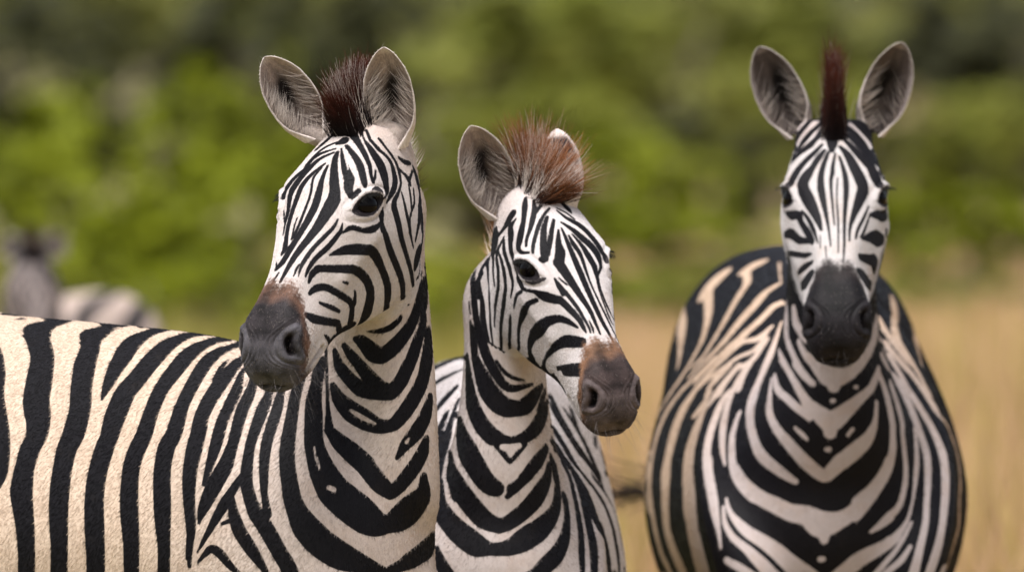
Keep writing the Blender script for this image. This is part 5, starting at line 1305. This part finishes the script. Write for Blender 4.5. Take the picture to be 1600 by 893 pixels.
# ------------------------------------------------------------------ ground, grass and bush behind
def ground():
    n = 90
    ys = np.concatenate([np.linspace(-60, 20, 25), np.linspace(22, 120, 40), np.linspace(130, 900, 30)])
    xs = np.concatenate([np.linspace(-700, -40, 16), np.linspace(-36, 36, 30), np.linspace(40, 700, 16)])
    X, Y = np.meshgrid(xs, ys, indexing='ij')
    Z = -.02 + .05 * np.sin(X * .21 + 1) * np.sin(Y * .13) * smooth(8, 20, np.abs(Y))
    V = np.stack([X, Y, Z], 2).reshape(-1, 3); V[np.hypot(V[:, 0], V[:, 1]) < 8, 2] = 0
    a = (np.arange(len(xs) - 1)[:, None] * len(ys) + np.arange(len(ys) - 1)[None]).ravel()
    Q = np.stack([a, a + len(ys), a + len(ys) + 1, a + 1], 1)
    m, N, L, B = mat('dry_soil')
    tc = N.new('ShaderNodeTexCoord').outputs['Object']
    f = noise(N, L, tc, .35, 5, .6); g = noise(N, L, tc, 6, 4, .6)
    sx = N.new('ShaderNodeSeparateXYZ'); L.new(tc, sx.inputs[0])
    f = math_node(N, L, 'SUBTRACT', f, math_node(N, L, 'MULTIPLY', ramp(N, L, sx.outputs['X'], -.6, .5), .35))
    L.new(mix_col(N, L, ramp(N, L, g, .3, .7), mix_col(N, L, ramp(N, L, f, .15, .5), (.26, .17, .075), (.13, .14, .03)), (.22, .17, .07)), B.inputs['Base Color'])
    B.inputs['Roughness'].default_value = .95
    o = link('ground', fast_mesh('ground', V, Q), m)
    tag(o, kind='structure')

def leaf_material(name, cols, trans=.35):
    m, N, L, B = mat(name)
    a = attr_node(N, 'shade').outputs['Fac']
    r = N.new('ShaderNodeValToRGB')
    els = r.color_ramp.elements
    for i, c in enumerate(cols):
        e = els[i] if i < 2 else els.new(i / (len(cols) - 1))
        e.position = i / (len(cols) - 1); e.color = c + (1,)
    L.new(a, r.inputs['Fac'])
    L.new(r.outputs['Color'], B.inputs['Base Color'])
    B.inputs['Roughness'].default_value = .6
    B.inputs['Specular IOR Level'].default_value = .25
    out = N['Material Output']
    t = N.new('ShaderNodeBsdfTranslucent'); L.new(r.outputs['Color'], t.inputs['Color'])
    mx = N.new('ShaderNodeMixShader'); mx.inputs[0].default_value = trans
    L.new(B.outputs[0], mx.inputs[1]); L.new(t.outputs[0], mx.inputs[2]); L.new(mx.outputs[0], out.inputs['Surface'])
    return m

def crown_mesh(seed, lobes, leaf, n_per, squash=1.0):
    """leaf-sized faces gathered in clumps round a set of lobes (x, y, z, radius)"""
    rg = np.random.default_rng(seed)
    P = []; Nn = []; S = []
    for lx, ly, lz, lr in lobes:
        k = int(9 * lr * lr) + 5
        for _ in range(k):
            d = nrm(rg.normal(0, 1, 3)); c = np.array([lx, ly, lz]) + d * lr * rg.uniform(.45, 1.0) * np.array([1, 1, squash])
            cr = lr * rg.uniform(.16, .34)
            sh = rg.uniform(0, 1)
            q = nrm(rg.normal(0, 1, (n_per, 3))) * (cr * rg.uniform(.3, 1, n_per) ** .6)[:, None]
            P.append(c + q); Nn.append(nrm(q + d * cr * .4 + np.array([0, -.15 * cr, .8 * cr]) + rg.normal(0, .35 * cr, (n_per, 3))))
            S.append(np.clip(.65 * sh + .35 * rg.uniform(0, 1, n_per), 0, 1))
    P = np.concatenate(P); Nn = np.concatenate(Nn); S = np.concatenate(S)
    n = len(P)
    t = nrm(np.cross(Nn, rg.normal(0, 1, (n, 3)))); b = np.cross(Nn, t)
    l = leaf * rg.uniform(.7, 1.3, n)[:, None]
    V = np.stack([P - t * l, P + b * l * .45 - Nn * l * .08, P + t * l, P - b * l * .45 - Nn * l * .08], 1).reshape(-1, 3)
    me = fast_mesh('crown', V, np.arange(4 * n).reshape(-1, 4))
    attr(me, 'shade', np.repeat(S, 4))
    return me

def trunk_mesh(seed, h, r, spread):
    rg = np.random.default_rng(seed)
    V = []; F = []; o = 0
    for k in range(6):
        a = k * 1.05 + rg.uniform(0, .5); top = np.array([math.cos(a), math.sin(a), 0]) * spread * rg.uniform(.4, 1) + np.array([0, 0, h * rg.uniform(.6, 1)])
        st = []
        for u in np.linspace(0, 1, 5):
            c = top * u + np.array([0, 0, .12 * h]) * math.sin(u * 3) + rg.normal(0, .02 * h, 3) * (u > 0)
            rr = r * (1 - .8 * u)
            st.append((c, np.array([rr, 0, 0]), np.array([0, 1.0, 0]), rr, rr))
        v, f = tube(st, 3, 8)
        V.append(v); F += [tuple(i + o for i in q) for q in f]; o += len(v)
    return make_mesh('trunk', np.concatenate(V), F)

BARK, _N, _L, _B = mat('bark')
_B.inputs['Base Color'].default_value = (.09, .07, .05, 1); _B.inputs['Roughness'].default_value = .9
_tc = _N.new('ShaderNodeTexCoord').outputs['Object']
_L.new(mix_col(_N, _L, noise(_N, _L, _tc, 9, 4, .6), (.05, .04, .03), (.14, .11, .08)), _B.inputs['Base Color'])
GREENS = dict(
    lime=leaf_material('lime_leaves', [(.085, .10, .003), (.19, .22, .005), (.33, .37, .025)], .45),
    olive=leaf_material('olive_leaves', [(.12, .13, .018), (.22, .24, .036), (.33, .34, .08)], .5),
    deep=leaf_material('deep_leaves', [(.015, .016, .005), (.04, .042, .012), (.08, .08, .026)], .3),
    dusty=leaf_material('dusty_leaves', [(.12, .125, .028), (.22, .225, .06), (.33, .32, .12)], .5))
CR = {}
def lobes(seed, n, R, H):
    rg = np.random.default_rng(seed)
    out = [(0, 0, H * .55, R * .62)]
    for k in range(n):
        a = rg.uniform(0, 6.28); q = rg.uniform(.3, .85) * R
        out.append((math.cos(a) * q, math.sin(a) * q, rg.uniform(.22, .85) * H, R * rg.uniform(.22, .42)))
    return out
for i in range(4):
    CR[i] = crown_mesh(100 + i, lobes(40 + i, 12 + i, 1.25, 2.2), .085, 40)
TR_ = [trunk_mesh(7 + i, 1.5, .06, .7) for i in range(3)]

def bush(px, top, y, w, kind, label, var=0, name='bush'):
    """bush or small tree: px photo column of its middle at distance y, its top at photo row 'top', w metres wide"""
    p = at(px, 446, y); z = at(px, top, y)[2]
    r = empty(name, (p[0], y, -.03), label, 'tree' if name == 'tree' else 'bush', 'bushes and trees behind the zebras')
    c = link('crown', CR[var % 4].copy(), GREENS[kind], r, False)
    c.data.materials.clear(); c.data.materials.append(GREENS[kind])
    k = w / 2.5
    c.scale = (k, k, max(z + .03, .5) / 2.45); c.rotation_euler = (0, 0, var * 1.3)
    t = link('trunk', TR_[var % 3], None, r)
    if not t.data.materials: t.data.materials.append(BARK)
    t.scale = (k, k, max(z, .5) / 2.2)
    return r

def woodland():
    """the far wooded slope that closes the view"""
    rg = np.random.default_rng(77)
    me = crown_mesh(300, [(rg.uniform(-30, 30), rg.uniform(-7, 7), rg.uniform(.3, 7.5), rg.uniform(1.0, 2.0)) for _ in range(260)]
        + [(sg * rg.uniform(30, 95), rg.uniform(-14, 7), rg.uniform(.3, 6.5), rg.uniform(1.2, 2.2)) for _ in range(330) for sg in (rg.choice((-1, 1)),)], .17, 12)
    o = link('woodland', me, GREENS['dusty'], None, False)
    o.location = (0, 140, 0)
    tag(o, 'unbroken olive green woodland closing the view far behind the zebras', kind='stuff')

def grass():
    rg = np.random.default_rng(5)
    n = 215000
    y = 2.2 + 66 * rg.uniform(0, 1, n) ** 1.25
    half = 1.6 + (y + CAM_D) * .062
    x = rg.uniform(-1, 1, n) * half
    wide = rg.uniform(0, 1, n) < .32
    x = np.where(wide, np.sign(x) * (half + np.abs(x) * 2.6 + 2 * rg.uniform(0, 1, n)), x)
    clump = wob(np.stack([x * 1.0, y * .8, 0 * x], 1), 2.1, 3)
    keep = rg.uniform(-1.3, 1, n) < clump + .5
    x, y = x[keep], y[keep]; n = len(x); clump = clump[keep]
    h = rg.uniform(.36, .86, n) * (1 + .34 * clump) * (1 - .60 * smooth(12, 50, y))
    h *= 1 - .45 * np.exp(-((x - 1.0) / 1.0) ** 2) * (y < 6)
    a = rg.uniform(0, 6.28, n); ln = rg.uniform(.05, .38, n) * h
    dx, dy = np.cos(a) * ln, np.sin(a) * ln
    w = rg.uniform(.0025, .006, n) * (1 + y * .03)
    b = a + 1.57; wx, wy = np.cos(b) * w, np.sin(b) * w
    k = np.array([0, .45, .8, 1.0]); V = np.empty((n, 7, 3))
    for i, u in enumerate(k):
        cx = x + dx * u * u; cy = y + dy * u * u; cz = -.03 + h * u * (1 - .12 * (ln / h) * u)
        tw = (1 - u * .75)
        if i < 3:
            V[:, 2 * i] = np.stack([cx - wx * tw, cy - wy * tw, cz], 1); V[:, 2 * i + 1] = np.stack([cx + wx * tw, cy + wy * tw, cz], 1)
        else:
            V[:, 6] = np.stack([cx, cy, cz], 1)
    o = np.arange(n)[:, None] * 7
    F = np.concatenate([o + np.array([[0, 1, 3]]), o + np.array([[0, 3, 2]]), o + np.array([[2, 3, 5]]), o + np.array([[2, 5, 4]]), o + np.array([[4, 5, 6]])])
    me = fast_mesh('grass', V.reshape(-1, 3), F)
    patch = .5 + .5 * wob(np.stack([x, y * .5, 0 * x], 1), 1.1, 9)
    s = np.clip(.55 * patch + .45 * rg.uniform(0, 1, n), 0, 1)
    s = np.clip(s * (.30 + .75 * smooth(-.15, .45, x + .22 * wob(np.stack([x, y * .3, 0 * x], 1), .9, 4))), 0, 1)
    attr(me, 'shade', np.repeat(s, 7))
    m = leaf_material('dry_grass', [(.20, .21, .035), (.44, .34, .10), (.58, .365, .225), (.60, .42, .285)], .4)
    g = link('grass', me, m, None, False)
    tag(g, 'tall dry golden grass standing around and behind the zebras', kind='stuff')

ground()
grass()
woodland()
B_ = [  # column, top row, distance behind the first zebra, width, leaves
 (40, -90, 78, 4.6, 'deep', 'dark bush at the far left edge behind the blurred zebra'),
 (215, 40, 47, 2.0, 'lime', 'bright lime green bush left of the large zebra, its crown in loose clumps'),
 (350, 150, 45, 1.8, 'lime', 'low lime green bush just left of the large zebra\'s face'),
 (110, 240, 43, 1.7, 'lime', 'dark lime bush over the blurred zebra'),
 (300, 330, 38, 1.5, 'lime', 'low spreading lime bush over the back of the large zebra'),
 (440, -120, 84, 3.2, 'deep', 'dark grey-green bush behind the ears of the large zebra'),
 (640, -90, 92, 5.2, 'olive', 'olive bush between the large and the small zebra'),
 (760, 90, 76, 3.6, 'olive', 'olive bush above the small zebra\'s near ear'),
 (700, 330, 40, 1.7, 'lime', 'low bright bush in the gap between the large and the small zebra'),
 (860, 400, 52, 1.3, 'lime', 'low yellow-green bush behind the neck of the small zebra'),
 (560, 380, 60, 1.6, 'lime', 'low green bush hidden mostly by the neck of the large zebra'),
 (1010, 400, 66, 1.2, 'olive', 'small olive bush in the gap left of the zebra facing ahead'),
 (940, 150, 72, 3.0, 'lime', 'yellow-green bush right of the small zebra\'s mane'),
 (1060, -90, 96, 4.6, 'olive', 'olive bush between the small zebra and the one facing ahead'),
 (1080, 300, 58, 2.2, 'lime', 'low yellow-green bush behind the back of the zebra facing ahead'),
 (1165, 130, 86, 2.2, 'deep', 'dark bush behind the left ear of the zebra facing ahead'),
 (1310, -90, 100, 4.2, 'dusty', 'dusty green bush behind the pointed mane'),
 (1480, 235, 50, 1.8, 'lime', 'rounded bright green bush right of the zebra facing ahead'),
 (1430, 70, 84, 3.2, 'olive', 'olive bush behind the right ear of the zebra facing ahead'),
 (1590, -110, 94, 3.4, 'deep', 'dark bush in the upper right corner'),
 (640, 395, 46, 1.5, 'olive', 'low olive bush at the field edge right behind the neck of the large zebra'),
 (980, 392, 47, 1.3, 'lime', 'low lime bush at the field edge right of the small zebra\'s eye'),
 (1120, 385, 45, 1.4, 'olive', 'low olive bush at the field edge over the back of the zebra facing ahead'),
 (1420, 400, 46, 1.2, 'olive', 'low olive bush at the field edge beside the cheek of the zebra facing ahead'),
 (1560, 405, 48, 1.6, 'dusty', 'low dusty bush at the field edge on the far right'),
 (1610, 330, 62, 2.0, 'olive', 'olive bush at the right edge above the grass'),
]
for i, (px, top, y, w, kind, lab) in enumerate(B_):
    bush(px, top, y, w, kind, lab, i)
